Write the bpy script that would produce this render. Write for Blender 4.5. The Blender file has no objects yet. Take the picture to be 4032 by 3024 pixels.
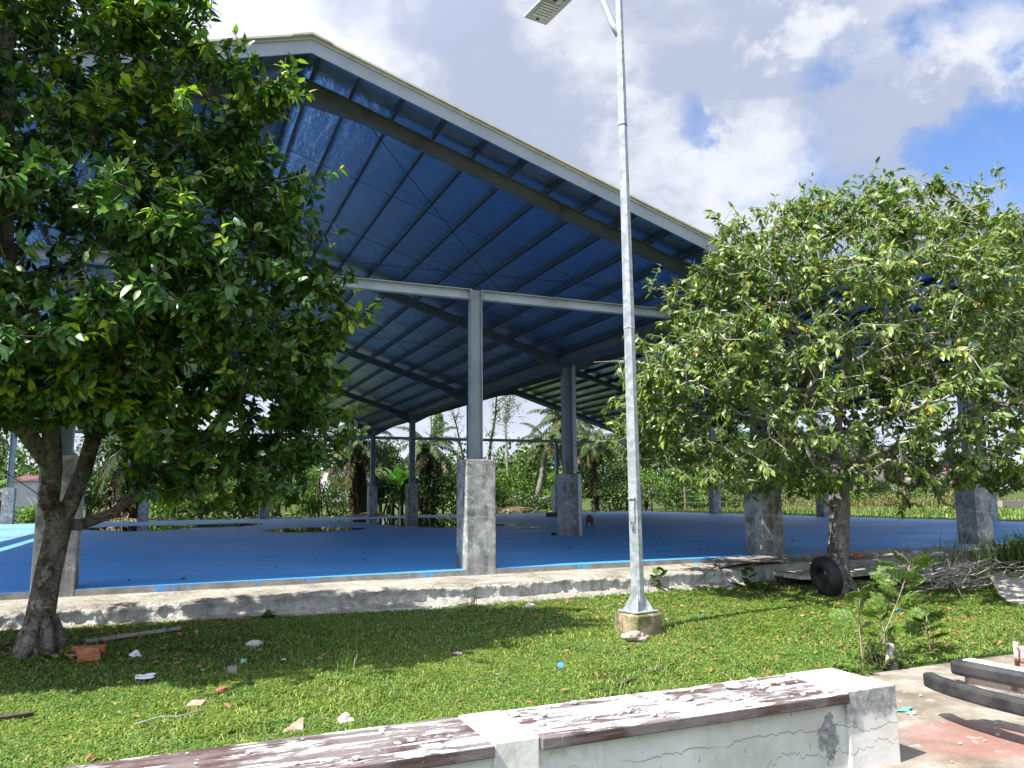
import bpy, math, random
import numpy as np
from mathutils import Vector, Matrix
random.seed(7)
RNG = np.random.default_rng(11)
scene = bpy.context.scene
COL = scene.collection
R = math.radians

# ------------------------------------------------------------------ camera
CAM_POS = Vector((1.3952, -11.9344, 1.176))
CR = Vector((0.9177, -0.3972, -0.0096)); CU = Vector((-0.0474, -0.1337, 0.9899))
cd = bpy.data.cameras.new('camera')
cam = bpy.data.objects.new('camera', cd); COL.objects.link(cam)
yaw, pitch, roll = 0.4088, 0.142, -0.0097
fw = Vector((math.sin(yaw)*math.cos(pitch), math.cos(yaw)*math.cos(pitch), math.sin(pitch)))
r0 = Vector((math.cos(yaw), -math.sin(yaw), 0)); u0 = r0.cross(fw)
CR = r0*math.cos(roll)+u0*math.sin(roll); CU = u0*math.cos(roll)-r0*math.sin(roll)
m = Matrix((CR, CU, -fw)).transposed().to_4x4(); m.translation = CAM_POS
cam.matrix_world = m
cd.sensor_fit = 'HORIZONTAL'; cd.sensor_width = 36.0; cd.lens = 36.0*3056.7/4032.0
cd.clip_start = 0.05; cd.clip_end = 3000
scene.camera = cam

def in_view(P, margin=0.2):
    """mask of world points that could be seen from the camera or from a step beside it"""
    d = P - np.array(CAM_POS); z = d @ np.array(fw); zz = np.maximum(z, .01)
    x = (d @ np.array(CR))/zz; y = (d @ np.array(CU))/zz
    return (z > .3) & (np.abs(x) < .66+margin) & (np.abs(y) < .495+margin)

# ------------------------------------------------------------------ scene settings
scene.render.engine = 'CYCLES'
scene.view_settings.view_transform = 'Standard'
try: scene.view_settings.look = 'None'
except Exception: pass
scene.view_settings.gamma = 1.0
scene.view_settings.exposure = 1.78
scene.cycles.use_denoising = True
scene.cycles.max_bounces = 10
scene.cycles.diffuse_bounces = 5
scene.cycles.transmission_bounces = 6

# ------------------------------------------------------------------ node helpers
class NB:
    def __init__(s, nt): s.nt = nt; s.x = 0
    def n(s, typ, ins=None, **kw):
        nd = s.nt.nodes.new(typ); s.x += 40; nd.location = (s.x, 0)
        for k, v in kw.items(): setattr(nd, k, v)
        for k, v in (ins or {}).items(): s.put(nd.inputs[k], v)
        return nd
    def put(s, sock, v):
        if isinstance(v, bpy.types.NodeSocket): s.nt.links.new(v, sock)
        elif isinstance(v, bpy.types.Node): s.nt.links.new(v.outputs[0], sock)
        elif isinstance(v, (tuple, list)) and sock.type == 'RGBA' and len(v) == 3: sock.default_value = (*v, 1)
        else: sock.default_value = v
    def pos(s): return s.n('ShaderNodeNewGeometry').outputs['Position']
    def normal(s): return s.n('ShaderNodeNewGeometry').outputs['Normal']
    def island(s): return s.n('ShaderNodeNewGeometry').outputs['Random Per Island']
    def obj(s): return s.n('ShaderNodeTexCoord').outputs['Object']
    def scale(s, v, sc): return s.n('ShaderNodeVectorMath', {0: v, 1: sc}, operation='MULTIPLY').outputs[0]
    def noise(s, v, scale=5, detail=4, rough=.55, dist=0.0):
        return s.n('ShaderNodeTexNoise', {'Vector': v, 'Scale': scale, 'Detail': detail, 'Roughness': rough, 'Distortion': dist}).outputs['Fac']
    def ramp(s, f, stops, interp='LINEAR'):
        nd = s.n('ShaderNodeValToRGB', {'Fac': f}); cr = nd.color_ramp; cr.interpolation = interp
        while len(cr.elements) < len(stops): cr.elements.new(.5)
        for e, (p, c) in zip(cr.elements, stops):
            e.position = p; e.color = (c, c, c, 1) if isinstance(c, (int, float)) else (*c, 1)
        return nd.outputs[0]
    def mix(s, f, a, b, mode='MIX'):
        nd = s.n('ShaderNodeMix', data_type='RGBA', blend_type=mode)
        s.put(nd.inputs[0], f); s.put(nd.inputs[6], a); s.put(nd.inputs[7], b)
        return nd.outputs[2]
    def math(s, op, a, b=0.0, c=None, clamp=False):
        nd = s.n('ShaderNodeMath', operation=op, use_clamp=clamp); s.put(nd.inputs[0], a); s.put(nd.inputs[1], b)
        if c is not None: s.put(nd.inputs[2], c)
        return nd.outputs[0]
    def xyz(s, v):
        nd = s.n('ShaderNodeSeparateXYZ', {0: v}); return nd.outputs[0], nd.outputs[1], nd.outputs[2]
    def rng(s, v, a, b, c=0.0, d=1.0, smooth=True):
        nd = s.n('ShaderNodeMapRange', interpolation_type='SMOOTHSTEP' if smooth else 'LINEAR')
        s.put(nd.inputs[0], v); nd.inputs[1].default_value = a; nd.inputs[2].default_value = b
        nd.inputs[3].default_value = c; nd.inputs[4].default_value = d
        return nd.outputs[0]
    def bump(s, h, strength=.5, dist=.02, normal=None):
        nd = s.n('ShaderNodeBump', {'Height': h, 'Strength': strength, 'Distance': dist})
        if normal is not None: s.put(nd.inputs['Normal'], normal)
        return nd.outputs[0]

def material(name, fn):
    m = bpy.data.materials.new(name); m.use_nodes = True
    nt = m.node_tree; nt.nodes.clear(); b = NB(nt)
    out = nt.nodes.new('ShaderNodeOutputMaterial')
    sh = fn(b)
    nt.links.new(sh.outputs[0] if isinstance(sh, bpy.types.Node) else sh, out.inputs[0])
    return m

def bsdf(b, color, rough=.6, metal=0.0, normal=None, spec=.5, **kw):
    p = b.n('ShaderNodeBsdfPrincipled')
    b.put(p.inputs['Base Color'], color); b.put(p.inputs['Roughness'], rough); b.put(p.inputs['Metallic'], metal)
    b.put(p.inputs['Specular IOR Level'], spec)
    if normal is not None: b.put(p.inputs['Normal'], normal)
    for k, v in kw.items(): b.put(p.inputs[k.replace('_', ' ')], v)
    return p

def speckled(name, c1, c2, scale=4, rough=.7, bump=.3, metal=0.0, lo=.35, hi=.65, detail=6, bdist=.01, spec=.4, c3=None, bscale=None):
    def f(b):
        v = b.pos(); n1 = b.noise(v, scale, detail, .6)
        col = b.mix(b.rng(n1, lo, hi), c1, c2)
        if c3: col = b.mix(b.rng(b.noise(v, scale*.37, 5, .65), .52, .7), col, c3)
        n2 = b.noise(v, bscale or scale*6, 5, .65)
        col = b.mix(.25, col, b.ramp(n2, [(.3, .35), (.7, 1.0)]), 'MULTIPLY')
        return bsdf(b, col, rough, metal, b.bump(n2, bump, bdist), spec)
    return material(name, f)

M = {}
# painted structural steel, slightly dusty
def steel(name, c, dirt):
    def f(b):
        v = b.pos(); n1 = b.noise(v, 1.7, 6, .65); n2 = b.noise(b.scale(v, (9, 9, 1.2)), 2.0, 4, .6)
        col = b.mix(b.rng(n1, .4, .72), c, dirt); col = b.mix(b.rng(n2, .55, .75, 0, .35), col, dirt)
        return bsdf(b, col, .48, 0, b.bump(b.noise(v, 40, 3), .06, .004), .45)
    return material(name, f)
M['steel'] = steel('painted_steel', (.27, .315, .34), (.18, .205, .215))
M['rafter'] = steel('rafter_primer', (.115, .13, .135), (.075, .08, .082))
M['purlin'] = steel('purlin_steel', (.036, .046, .062), (.028, .034, .042))
M['girt'] = steel('girt_steel', (.40, .44, .46), (.27, .29, .30))
M['fascia'] = steel('fascia_steel', (.33, .36, .41), (.27, .30, .34))
M['cream'] = speckled('cream_metal', (.62, .58, .48), (.5, .47, .4), 3, .45, .05)
M['bolt'] = speckled('bolt_steel', (.42, .45, .47), (.3, .31, .32), 30, .4, .1, .6)
def pier_mat(b):
    v = b.pos(); big = b.math('ADD', b.math('MULTIPLY', b.noise(v, 3.2, 8, .72, .6), .65), b.math('MULTIPLY', b.noise(v, 9, 6, .7, .8), .35)); st = b.noise(b.scale(v, (7, 7, .7)), 1.6, 5, .65); fine = b.noise(v, 22, 6, .7)
    col = b.ramp(big, [(.36, (.085, .09, .085)), (.46, (.20, .205, .19)), (.53, (.36, .365, .35)), (.62, (.60, .605, .595))])
    col = b.mix(b.rng(st, .50, .72, 0, .6), col, (.40, .40, .385))
    col = b.mix(b.rng(b.noise(b.scale(v, (1, 1, 1.8)), 5.5, 7, .75, 1.2), .57, .62, 0, .8), col, (.62, .625, .62))
    col = b.mix(b.rng(b.noise(b.scale(v, (12, 12, 1)), 1.1, 4), .62, .75, 0, .5), col, (.09, .095, .09))
    px, py, pz = b.xyz(v)
    wob = b.math('MULTIPLY_ADD', b.noise(v, 3.5, 6, .7), .5, -.25)
    damp = b.rng(b.math('ADD', pz, wob), .12, .30, .55, 0)
    col = b.mix(damp, col, (.16, .155, .14))
    band = b.math('ABSOLUTE', b.math('SUBTRACT', b.math('ADD', pz, b.math('MULTIPLY', wob, .10)), b.math('MULTIPLY_ADD', b.noise(b.scale(v, (.08, .08, 0)), 3, 2), .9, .25)))
    col = b.mix(b.rng(band, .004, .03, .3, 0), col, (.60, .60, .59))
    vert = b.rng(b.noise(b.scale(v, (3.2, 3.2, .05)), 1.6, 1, .4), .50, .53, 0, .28)
    col = b.mix(vert, col, (.48, .50, .50))
    col = b.mix(.4, col, b.ramp(fine, [(.3, .4), (.7, 1.0)]), 'MULTIPLY')
    return bsdf(b, col, .82, 0, b.bump(fine, .35, .008), .25)
M['pier'] = material('pier_concrete', pier_mat)

def floor_mat(b):
    v = b.pos(); x, y, z = b.xyz(v)
    blue = b.mix(b.rng(b.noise(v, .35, 5, .6), .35, .7), (.045, .29, .70), (.06, .33, .74))
    dust = b.noise(b.scale(v, (.35, 1.6, 1)), .8, 7, .68, .3)
    far = b.rng(y, 1.5, 22, 0, 1)
    grey = b.mix(b.rng(b.noise(v, 1.1, 4), .3, .7), (.27, .345, .43), (.18, .27, .37))
    amt = b.math('MULTIPLY', b.rng(dust, .33, .66, .05, 1.0), b.math('MULTIPLY_ADD', far, .74, .20))
    top = b.mix(amt, blue, grey)
    spots = b.rng(b.noise(b.scale(v, (.7, 1, 1)), 6, 3, .5), .70, .74)
    top = b.mix(b.math('MULTIPLY', spots, .6), top, (.03, .035, .04))
    brown = b.rng(b.noise(b.scale(v, (.5, 1.3, 1)), 1.3, 6, .7), .64, .74, 0, .45)
    top = b.mix(brown, top, (.16, .145, .12))
    # edge of the slab: grey cement with runs of the blue paint
    cement = b.ramp(b.noise(v, 3, 7, .7), [(.3, (.13, .125, .115)), (.55, (.27, .26, .24)), (.75, (.40, .39, .37))])
    runs = b.noise(b.scale(v, (1, 0, .12)), 24, 2, .5); grp = b.noise(b.scale(v, (1, 0, 0)), 1.1, 3, .6)
    ln = b.math('MULTIPLY', b.rng(runs, .46, .60), b.rng(grp, .52, .60, 0, .14))
    drip = b.math('LESS_THAN', b.math('MULTIPLY', z, -1.0), b.math('ADD', ln, .004))
    edge = b.mix(drip, cement, (.08, .34, .70))
    nx, ny, nz = b.xyz(b.normal())
    side = b.math('LESS_THAN', nz, .5)
    col = b.mix(side, top, edge)
    rough = b.mix(side, b.ramp(dust, [(.35, .42), (.65, .66)]), (.85, .85, .85))
    return bsdf(b, col, rough, 0, b.bump(b.noise(v, 9, 5, .6), .10, .01), .42)
M['floor'] = material('painted_floor', floor_mat)

def foil_mat(b):
    v = b.pos()
    x, y, z = b.xyz(v)
    w1 = b.noise(b.scale(v, (2.2, .55, 2.2)), 2.6, 6, .62, 1.3)
    w2 = b.noise(b.scale(v, (.7, 3.0, .7)), 1.5, 4, .6, .4)
    w3 = b.noise(b.scale(v, (.15, 9.0, .15)), 1.0, 3, .5)
    h = b.math('ADD', b.math('MULTIPLY', w1, .8), b.math('ADD', b.math('MULTIPLY', w2, .6), b.math('MULTIPLY', w3, .35)))
    rd = b.noise(b.scale(v, (1.0, .35, 1.0)), 7.0, 4, .6, .8); rd = b.math('POWER', b.math('SUBTRACT', 1.0, b.math('ABSOLUTE', b.math('MULTIPLY_ADD', rd, 2.0, -1.0))), 9.0)
    h = b.math('ADD', h, b.math('MULTIPLY', rd, .16))
    col = b.mix(b.rng(w2, .35, .65), (.60, .73, .91), (.70, .82, .96))
    return bsdf(b, col, .27, 1.0, b.bump(h, .42, .04), .5)
M['foil'] = material('foil_lining', foil_mat)
def ledge_mat(b):
    v = b.pos(); n1 = b.noise(v, 1.4, 8, .7, .3); n2 = b.noise(v, 16, 6, .7)
    nx, ny, nz = b.xyz(b.normal())
    col = b.ramp(n1, [(.36, (.22, .20, .165)), (.48, (.36, .335, .28)), (.62, (.47, .44, .375))])
    face = b.ramp(b.noise(b.scale(v, (3, 3, .8)), 2.0, 7, .7), [(.36, (.40, .385, .345)), (.5, (.60, .58, .53)), (.62, (.76, .745, .70))])
    col = b.mix(b.rng(nz, .35, .8), face, col)
    col = b.mix(b.rng(b.noise(v, 2.6, 6, .7), .60, .70, 0, .55), col, (.16, .155, .14))
    moss = b.rng(b.noise(v, 1.1, 6, .7), .60, .72, 0, .35)
    col = b.mix(moss, col, (.13, .15, .08))
    col = b.mix(.35, col, b.ramp(n2, [(.3, .45), (.65, 1.0)]), 'MULTIPLY')
    h = b.math('ADD', b.math('MULTIPLY', n2, .5), b.noise(b.scale(v, (1, 1, 1.4)), 7, 5, .65))
    return bsdf(b, col, .9, 0, b.bump(h, 1.0, .085), .2)
M['ledge'] = material('rough_cement', ledge_mat)
def paving_mat(b):
    v = b.pos(); x, y, z = b.xyz(v)
    n1 = b.noise(v, 2.2, 8, .7, .2); n2 = b.noise(v, 45, 5, .7)
    col = b.ramp(n1, [(.36, (.125, .103, .077)), (.5, (.21, .18, .14)), (.64, (.30, .27, .225))])
    d = b.n('ShaderNodeVectorMath', {0: b.scale(v, (1.0, 1.2, 0)), 1: (6.15, -8.35*1.2, 0)}, operation='DISTANCE').outputs['Value']
    d = b.math('ADD', d, b.math('MULTIPLY_ADD', b.noise(v, 3.5, 5, .7), .7, -.35))
    red = b.math('MULTIPLY', b.rng(d, .30, .62, .70, 0), b.rng(b.noise(v, 9, 6, .75), .30, .58))
    col = b.mix(red, col, (.30, .125, .11))
    col = b.mix(b.rng(b.noise(v, 5, 6, .7), .58, .66, 0, .6), col, (.40, .385, .36))
    col = b.mix(.35, col, b.ramp(n2, [(.3, .5), (.6, 1.0)]), 'MULTIPLY')
    return bsdf(b, col, .9, 0, b.bump(n2, .5, .008), .2)
M['paving'] = material('dusty_concrete', paving_mat)
def ground_mat(b):
    v = b.pos(); n1 = b.noise(v, 1.3, 7, .7); n2 = b.noise(v, 30, 5, .7)
    col = b.ramp(n1, [(.3, (.035, .055, .014)), (.5, (.055, .085, .02)), (.64, (.09, .10, .035)), (.74, (.17, .13, .075))])
    col = b.mix(.4, col, b.ramp(n2, [(.3, .4), (.7, 1.0)]), 'MULTIPLY')
    return bsdf(b, col, .95, 0, b.bump(n2, .6, .03), .15)
M['ground'] = material('lawn_soil', ground_mat)

def leaf(name, stops, rough=.36, trans=.28, spec=.5, tcol=None, patchy=None):
    def f(b):
        col = b.ramp(b.island(), stops)
        if patchy:
            v = b.pos(); col = b.mix(b.rng(b.noise(v, 1.5, 5, .65), .42, .62), col, b.mix(1.0, col, patchy[0], 'MULTIPLY')); col = b.mix(b.rng(b.noise(v, .8, 4, .6), .55, .70), col, b.mix(1.0, col, patchy[1], 'MULTIPLY'))
        p = bsdf(b, col, rough, 0, None, spec)
        if not trans: return p
        t = b.n('ShaderNodeBsdfTranslucent'); b.put(t.inputs[0], b.mix(1.0, col, tcol or (1.0, 1.25, .5), 'MULTIPLY'))
        return b.n('ShaderNodeMixShader', {0: trans, 1: p.outputs[0], 2: t.outputs[0]})
    return material(name, f)
M['leaf_dark'] = leaf('glossy_dark_leaf', [(0, (.026, .080, .018)), (.5, (.050, .130, .021)), (.85, (.095, .20, .026)), (1, (.18, .28, .032))], .36, .14)
M['leaf_young'] = leaf('young_yellow_leaf', [(0, (.16, .29, .02)), (.5, (.26, .38, .025)), (1, (.40, .46, .035))], .34, .40)
M['leaf_olive'] = leaf('olive_leaf', [(0, (.060, .115, .026)), (.5, (.115, .185, .034)), (.85, (.20, .265, .045)), (1, (.33, .34, .07))], .33)
M['leaf_olive_young'] = leaf('light_olive_leaf', [(0, (.14, .22, .03)), (1, (.27, .30, .045))], .38, .35)
M['grass'] = leaf('grass_blade', [(0, (.065, .135, .026)), (.4, (.10, .185, .032)), (.72, (.15, .24, .042)), (.90, (.22, .29, .06)), (1, (.38, .33, .15))], .5, .25, .3, None, ((1.18, 1.06, .9), (.78, .90, .85)))
M['grass_tall'] = leaf('tall_grass', [(0, (.07, .14, .022)), (1, (.16, .20, .05))], .5, .3, .3)
M['grass_dry'] = leaf('dry_grass', [(0, (.14, .11, .05)), (.5, (.24, .175, .085)), (.75, (.10, .13, .03)), (1, (.34, .26, .15))], .7, .2, .2)
M['feather'] = leaf('feathery_leaf', [(0, (.06, .14, .02)), (.6, (.11, .22, .03)), (1, (.20, .31, .045))], .5, .35, .3)
M['bush_dark'] = leaf('dark_bush_leaf', [(0, (.022, .045, .012)), (.6, (.04, .075, .018)), (1, (.075, .12, .025))], .45, .2, .4)
M['bush_mid'] = leaf('mid_bush_leaf', [(0, (.04, .085, .015)), (.6, (.075, .14, .022)), (1, (.13, .20, .03))], .45, .25, .4)
M['bush_bright'] = leaf('bright_bush_leaf', [(0, (.09, .17, .02)), (.6, (.15, .25, .03)), (1, (.25, .33, .05))], .5, .35, .3)
M['palm'] = leaf('palm_leaflet', [(0, (.022, .05, .012)), (.6, (.045, .085, .018)), (1, (.10, .14, .035))], .55, .18, .3)
M['palm_dry'] = leaf('dry_palm_leaflet', [(0, (.12, .10, .045)), (.5, (.20, .155, .07)), (1, (.09, .11, .035))], .7, .15, .15)
M['banana'] = leaf('banana_leaf', [(0, (.06, .15, .03)), (1, (.13, .26, .05))], .4, .35, .5)
M['litter'] = leaf('fallen_leaf', [(0, (.17, .075, .04)), (.4, (.30, .13, .065)), (.75, (.38, .20, .12)), (1, (.12, .07, .045))], .7, .1, .2)
M['frond_dead'] = leaf('dead_frond', [(0, (.14, .09, .05)), (.5, (.27, .19, .12)), (1, (.38, .29, .2))], .8, .1, .2)
def bark(name, c1, c2, c3, sc=6):
    def f(b):
        v = b.pos(); n1 = b.noise(b.scale(v, (1, 1, .6)), sc, 7, .7, .5); n2 = b.noise(b.scale(v, (1, 1, 2.2)), sc*4, 5, .7)
        col = b.ramp(n1, [(.38, c1), (.49, c2), (.60, c3)])
        col = b.mix(b.rng(b.noise(v, sc*.8, 5, .7, 1.0), .56, .60, 0, .8), col, tuple(min(1, k*2.2) for k in c2))
        col = b.mix(.75, col, b.ramp(n2, [(.38, .18), (.52, 1.0)]), 'MULTIPLY')
        return bsdf(b, col, .9, 0, b.bump(b.math('ADD', n2, n1), 1.0, .05), .15)
    return material(name, f)
M['bark'] = bark('blotched_bark', (.11, .07, .045), (.21, .18, .14), (.33, .31, .26))
M['bark_grey'] = bark('grey_bark', (.09, .075, .06), (.21, .195, .17), (.34, .32, .29), 8)
M['twig'] = speckled('pale_twig', (.26, .235, .20), (.36, .33, .29), 20, .8, .2)
M['twig_brown'] = speckled('brown_twig', (.10, .075, .05), (.16, .125, .09), 20, .8, .2)
M['trunk_dark'] = bark('dark_trunk', (.018, .013, .01), (.04, .03, .022), (.075, .06, .045), 3)
M['trunk_pale'] = bark('pale_trunk', (.22, .2, .17), (.34, .31, .27), (.44, .41, .37), 3)
M['galv'] = speckled('galvanised_steel', (.30, .335, .35), (.46, .49, .505), 13, .45, .08, .3, .38, .62, c3=(.37, .41, .43), bscale=34)
M['lamp_grey'] = speckled('lamp_housing', (.36, .37, .38), (.42, .43, .44), 4, .45, .03, .2)
M['lens'] = speckled('lamp_lens', (.62, .64, .68), (.75, .77, .8), 60, .25, .1)
M['dark_plastic'] = speckled('dark_plastic', (.03, .032, .035), (.05, .05, .055), 10, .45, .05)
def footing_mat(b):
    v = b.pos(); n1 = b.noise(v, 5, 7, .7, .4)
    col = b.ramp(n1, [(.3, (.07, .06, .04)), (.47, (.20, .16, .10)), (.66, (.44, .35, .22))])
    col = b.mix(b.rng(b.noise(v, 3.4, 6, .7), .50, .62, 0, .75), col, (.10, .115, .03))
    st = b.noise(b.scale(v, (8, 8, 1)), 2.5, 5, .7); col = b.mix(b.rng(st, .55, .7, 0, .6), col, (.04, .037, .03))
    return bsdf(b, col, .92, 0, b.bump(b.noise(v, 26, 6, .7), .7, .012), .2)
M['footing'] = material('mossy_footing', footing_mat)

def wall_mat(b):
    v = b.pos(); x, y, z = b.xyz(v)
    nx, ny, nz = b.xyz(b.normal())
    base = b.ramp(b.noise(v, 1.6, 7, .65), [(.36, (.54, .515, .46)), (.5, (.68, .655, .605)), (.66, (.77, .75, .705))])
    patch = b.math('MULTIPLY', b.rng(b.noise(v, 4.2, 8, .75, .5), .53, .60), b.rng(z, -.22, -.02, .0, 1.0))
    endp = b.math('MULTIPLY', b.rng(x, 4.86, 5.0), b.rng(b.math('ADD', z, b.math('MULTIPLY', b.noise(v, 11, 6, .7), .24)), -.02, .05))
    grey = b.ramp(b.noise(v, 26, 6, .75), [(.3, (.12, .12, .115)), (.5, (.26, .26, .25)), (.7, (.5, .5, .49))])
    hole = b.rng(b.n('ShaderNodeVectorMath', {0: b.scale(v, (1, 0, .55)), 1: (4.83, 0, -.10)}, operation='DISTANCE').outputs['Value'], .0, .10, .62, 0, False)
    hole = b.rng(b.math('ADD', hole, b.math('MULTIPLY_ADD', b.noise(v, 18, 6, .75), 1.1, -.55)), .18, .26)
    face = b.mix(b.math('MAXIMUM', b.math('MULTIPLY', endp, .95), b.math('MAXIMUM', hole, b.math('MULTIPLY', patch, .28))), base, grey)
    run = b.math('MULTIPLY', b.math('MULTIPLY', b.rng(b.noise(b.scale(v, (9, 1, .8)), 1.3, 7, .75, .6), .56, .72), b.rng(b.noise(v, 1.3, 4), .48, .60)), b.rng(z, -.42, .0, .25, .75))
    face = b.mix(run, face, (.20, .185, .16))
    for zz, amp, sc in ((-.14, .20, 1.25), (-.30, .30, 1.9)):
        c = b.math('ABSOLUTE', b.math('SUBTRACT', z, b.math('MULTIPLY_ADD', b.noise(b.n('ShaderNodeVectorMath', {0: b.scale(v, (1, 0, 0)), 1: (0, sc*7, 0)}, operation='ADD').outputs[0], sc, 9, .66), amp*2, zz-amp)))
        brk = b.rng(b.noise(b.scale(v, (1, 0, 0)), 1.9, 3), .40, .50)
        face = b.mix(b.math('MULTIPLY', b.rng(c, .001, .0045, .75, 0), brk), face, (.13, .12, .11))
    ticks = b.rng(b.noise(b.scale(v, (1, 1, .4)), 34, 2, .5), .70, .76, 0, .6)
    face = b.mix(ticks, face, (.15, .15, .16))
    top = b.ramp(b.noise(v, 7, 7, .7), [(.3, (.42, .415, .40)), (.6, (.60, .595, .58))])
    top = b.mix(b.rng(b.noise(v, 5, 6, .75), .60, .66, 0, .5), top, (.42, .41, .39))
    col = b.mix(b.rng(nz, .4, .8), face, top)
    return bsdf(b, col, .85, 0, b.bump(b.noise(v, 30, 6, .7), .35, .006), .25)
M['wall'] = material('painted_masonry', wall_mat)
def seat_mat(b):
    v = b.pos(); nx, ny, nz = b.xyz(b.normal())
    gr = b.noise(b.scale(v, (1.2, 22, 22)), 1.6, 6, .65)
    wood = b.ramp(gr, [(.36, (.040, .026, .024)), (.5, (.085, .052, .049)), (.64, (.15, .10, .095))])
    wood = b.mix(b.rng(b.noise(v, 3, 5, .6), .40, .58, 0, .75), wood, (.18, .16, .155))
    s1 = b.noise(b.scale(v, (1.3, 7, 4)), 2.4, 9, .72, .5); s2 = b.noise(v, 1.7, 6, .65)
    px, py, pz = b.xyz(v)
    splash = b.rng(b.math('ADD', b.math('ADD', s1, b.rng(px, 2.9, 3.6, -.02, .035)), b.math('MULTIPLY_ADD', s2, .7, -.35)), .475, .57)
    drips = b.math('MULTIPLY', b.rng(b.noise(b.scale(v, (20, 1, 1.2)), 1.2, 4, .6), .64, .70), .8)
    spots = b.rng(b.noise(v, 40, 3, .5), .72, .75)
    amt = b.mix(b.rng(nz, .4, .8), b.math('MAXIMUM', drips, b.math('MULTIPLY', spots, .8)), b.math('MAXIMUM', splash, spots))
    white = b.ramp(b.noise(v, 12, 6, .7), [(.36, (.30, .30, .30)), (.48, (.50, .50, .495)), (.6, (.64, .64, .635))])
    col = b.mix(amt, wood, white)
    h = b.math('ADD', b.math('MULTIPLY', gr, .3), b.math('MULTIPLY', splash, .6))
    return bsdf(b, col, b.mix(amt, (.5, .5, .5), (.85, .85, .85)), 0, b.bump(h, .5, .006), .35)
M['seat'] = material('splashed_timber', seat_mat)
M['plaster'] = speckled('white_plaster', (.46, .46, .45), (.62, .62, .61), 14, .9, .5)
M['rubber'] = speckled('dusty_rubber', (.018, .019, .021), (.045, .045, .046), 7, .55, .25, c3=(.06, .058, .054), bscale=30)
M['tyre'] = speckled('tyre_rubber', (.010, .010, .011), (.022, .021, .021), 9, .62, .25, c3=(.05, .045, .04), bscale=30)
M['rust_white'] = speckled('rusty_white_paint', (.66, .60, .56), (.24, .10, .055), 7, .6, .3, 0, .50, .60, c3=(.62, .50, .46))
M['white_paint'] = speckled('white_paint', (.74, .74, .74), (.66, .65, .64), 5, .4, .05)
M['brick'] = speckled('orange_brick', (.50, .19, .085), (.40, .135, .06), 16, .85, .35, c3=(.58, .28, .15))
M['stone'] = speckled('pale_stone', (.40, .38, .34), (.56, .54, .50), 10, .9, .5)
M['wood_grey'] = speckled('weathered_wood', (.26, .24, .20), (.40, .37, .32), 14, .85, .4)
M['wood_dark'] = speckled('dark_wood', (.05, .035, .025), (.10, .075, .055), 14, .85, .4)
M['board'] = speckled('grey_board', (.22, .19, .17), (.30, .265, .24), 6, .85, .3)
M['paper'] = speckled('white_paper', (.78, .78, .78), (.66, .66, .66), 18, .8, .2)
M['bag'] = speckled('dirty_bag', (.46, .40, .32), (.34, .29, .22), 14, .5, .3)
M['blue_plastic'] = speckled('blue_plastic', (.03, .20, .62), (.05, .26, .7), 12, .35, .05)
M['teal_plastic'] = speckled('teal_plastic', (.10, .48, .36), (.15, .55, .42), 12, .4, .05)
M['pink_plastic'] = speckled('pink_plastic', (.55, .25, .42), (.62, .32, .5), 12, .5, .05)
M['red_leaf'] = speckled('red_leaf', (.34, .075, .05), (.42, .13, .08), 22, .6, .1)
M['chip'] = speckled('brown_chip', (.26, .18, .14), (.36, .27, .21), 16, .85, .3)
M['pvc'] = speckled('white_pvc', (.72, .73, .76), (.66, .67, .70), 4, .35, .02)
M['green_tape'] = speckled('green_tape', (.03, .12, .08), (.04, .15, .1), 10, .5, .02)
M['fruit'] = speckled('orange_fruit', (.62, .15, .02), (.55, .07, .02), 30, .45, .05)
M['render'] = speckled('white_render', (.66, .68, .70), (.58, .60, .62), 1.5, .8, .1)
M['render_cream'] = speckled('cream_render', (.60, .56, .47), (.52, .48, .40), 1.5, .8, .1)
M['roof_maroon'] = speckled('maroon_roof', (.13, .045, .05), (.17, .06, .06), 3, .6, .2)
M['roof_red'] = speckled('red_roof', (.27, .09, .09), (.21, .075, .075), 3, .6, .2)
M['glass_dark'] = speckled('dark_glass', (.03, .035, .04), (.05, .055, .06), 2, .1, .0)
M['turq'] = speckled('turquoise_sheet', (.38, .55, .52), (.62, .66, .63), 2, .5, .2)
M['dog'] = speckled('brown_fur', (.13, .075, .035), (.20, .12, .06), 14, .9, .3, c3=(.06, .035, .02))
M['shade_dark'] = speckled('hollow_shade', (.03, .025, .018), (.055, .045, .03), 8, .95, .4)  # near-black tone standing in for the shade under the broken slab
def water_mat(b):
    v = b.pos()
    return bsdf(b, (.02, .03, .04), .03, 0, b.bump(b.noise(v, 3, 2), .02, .01), .6)
M['water'] = material('still_water', water_mat)

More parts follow.
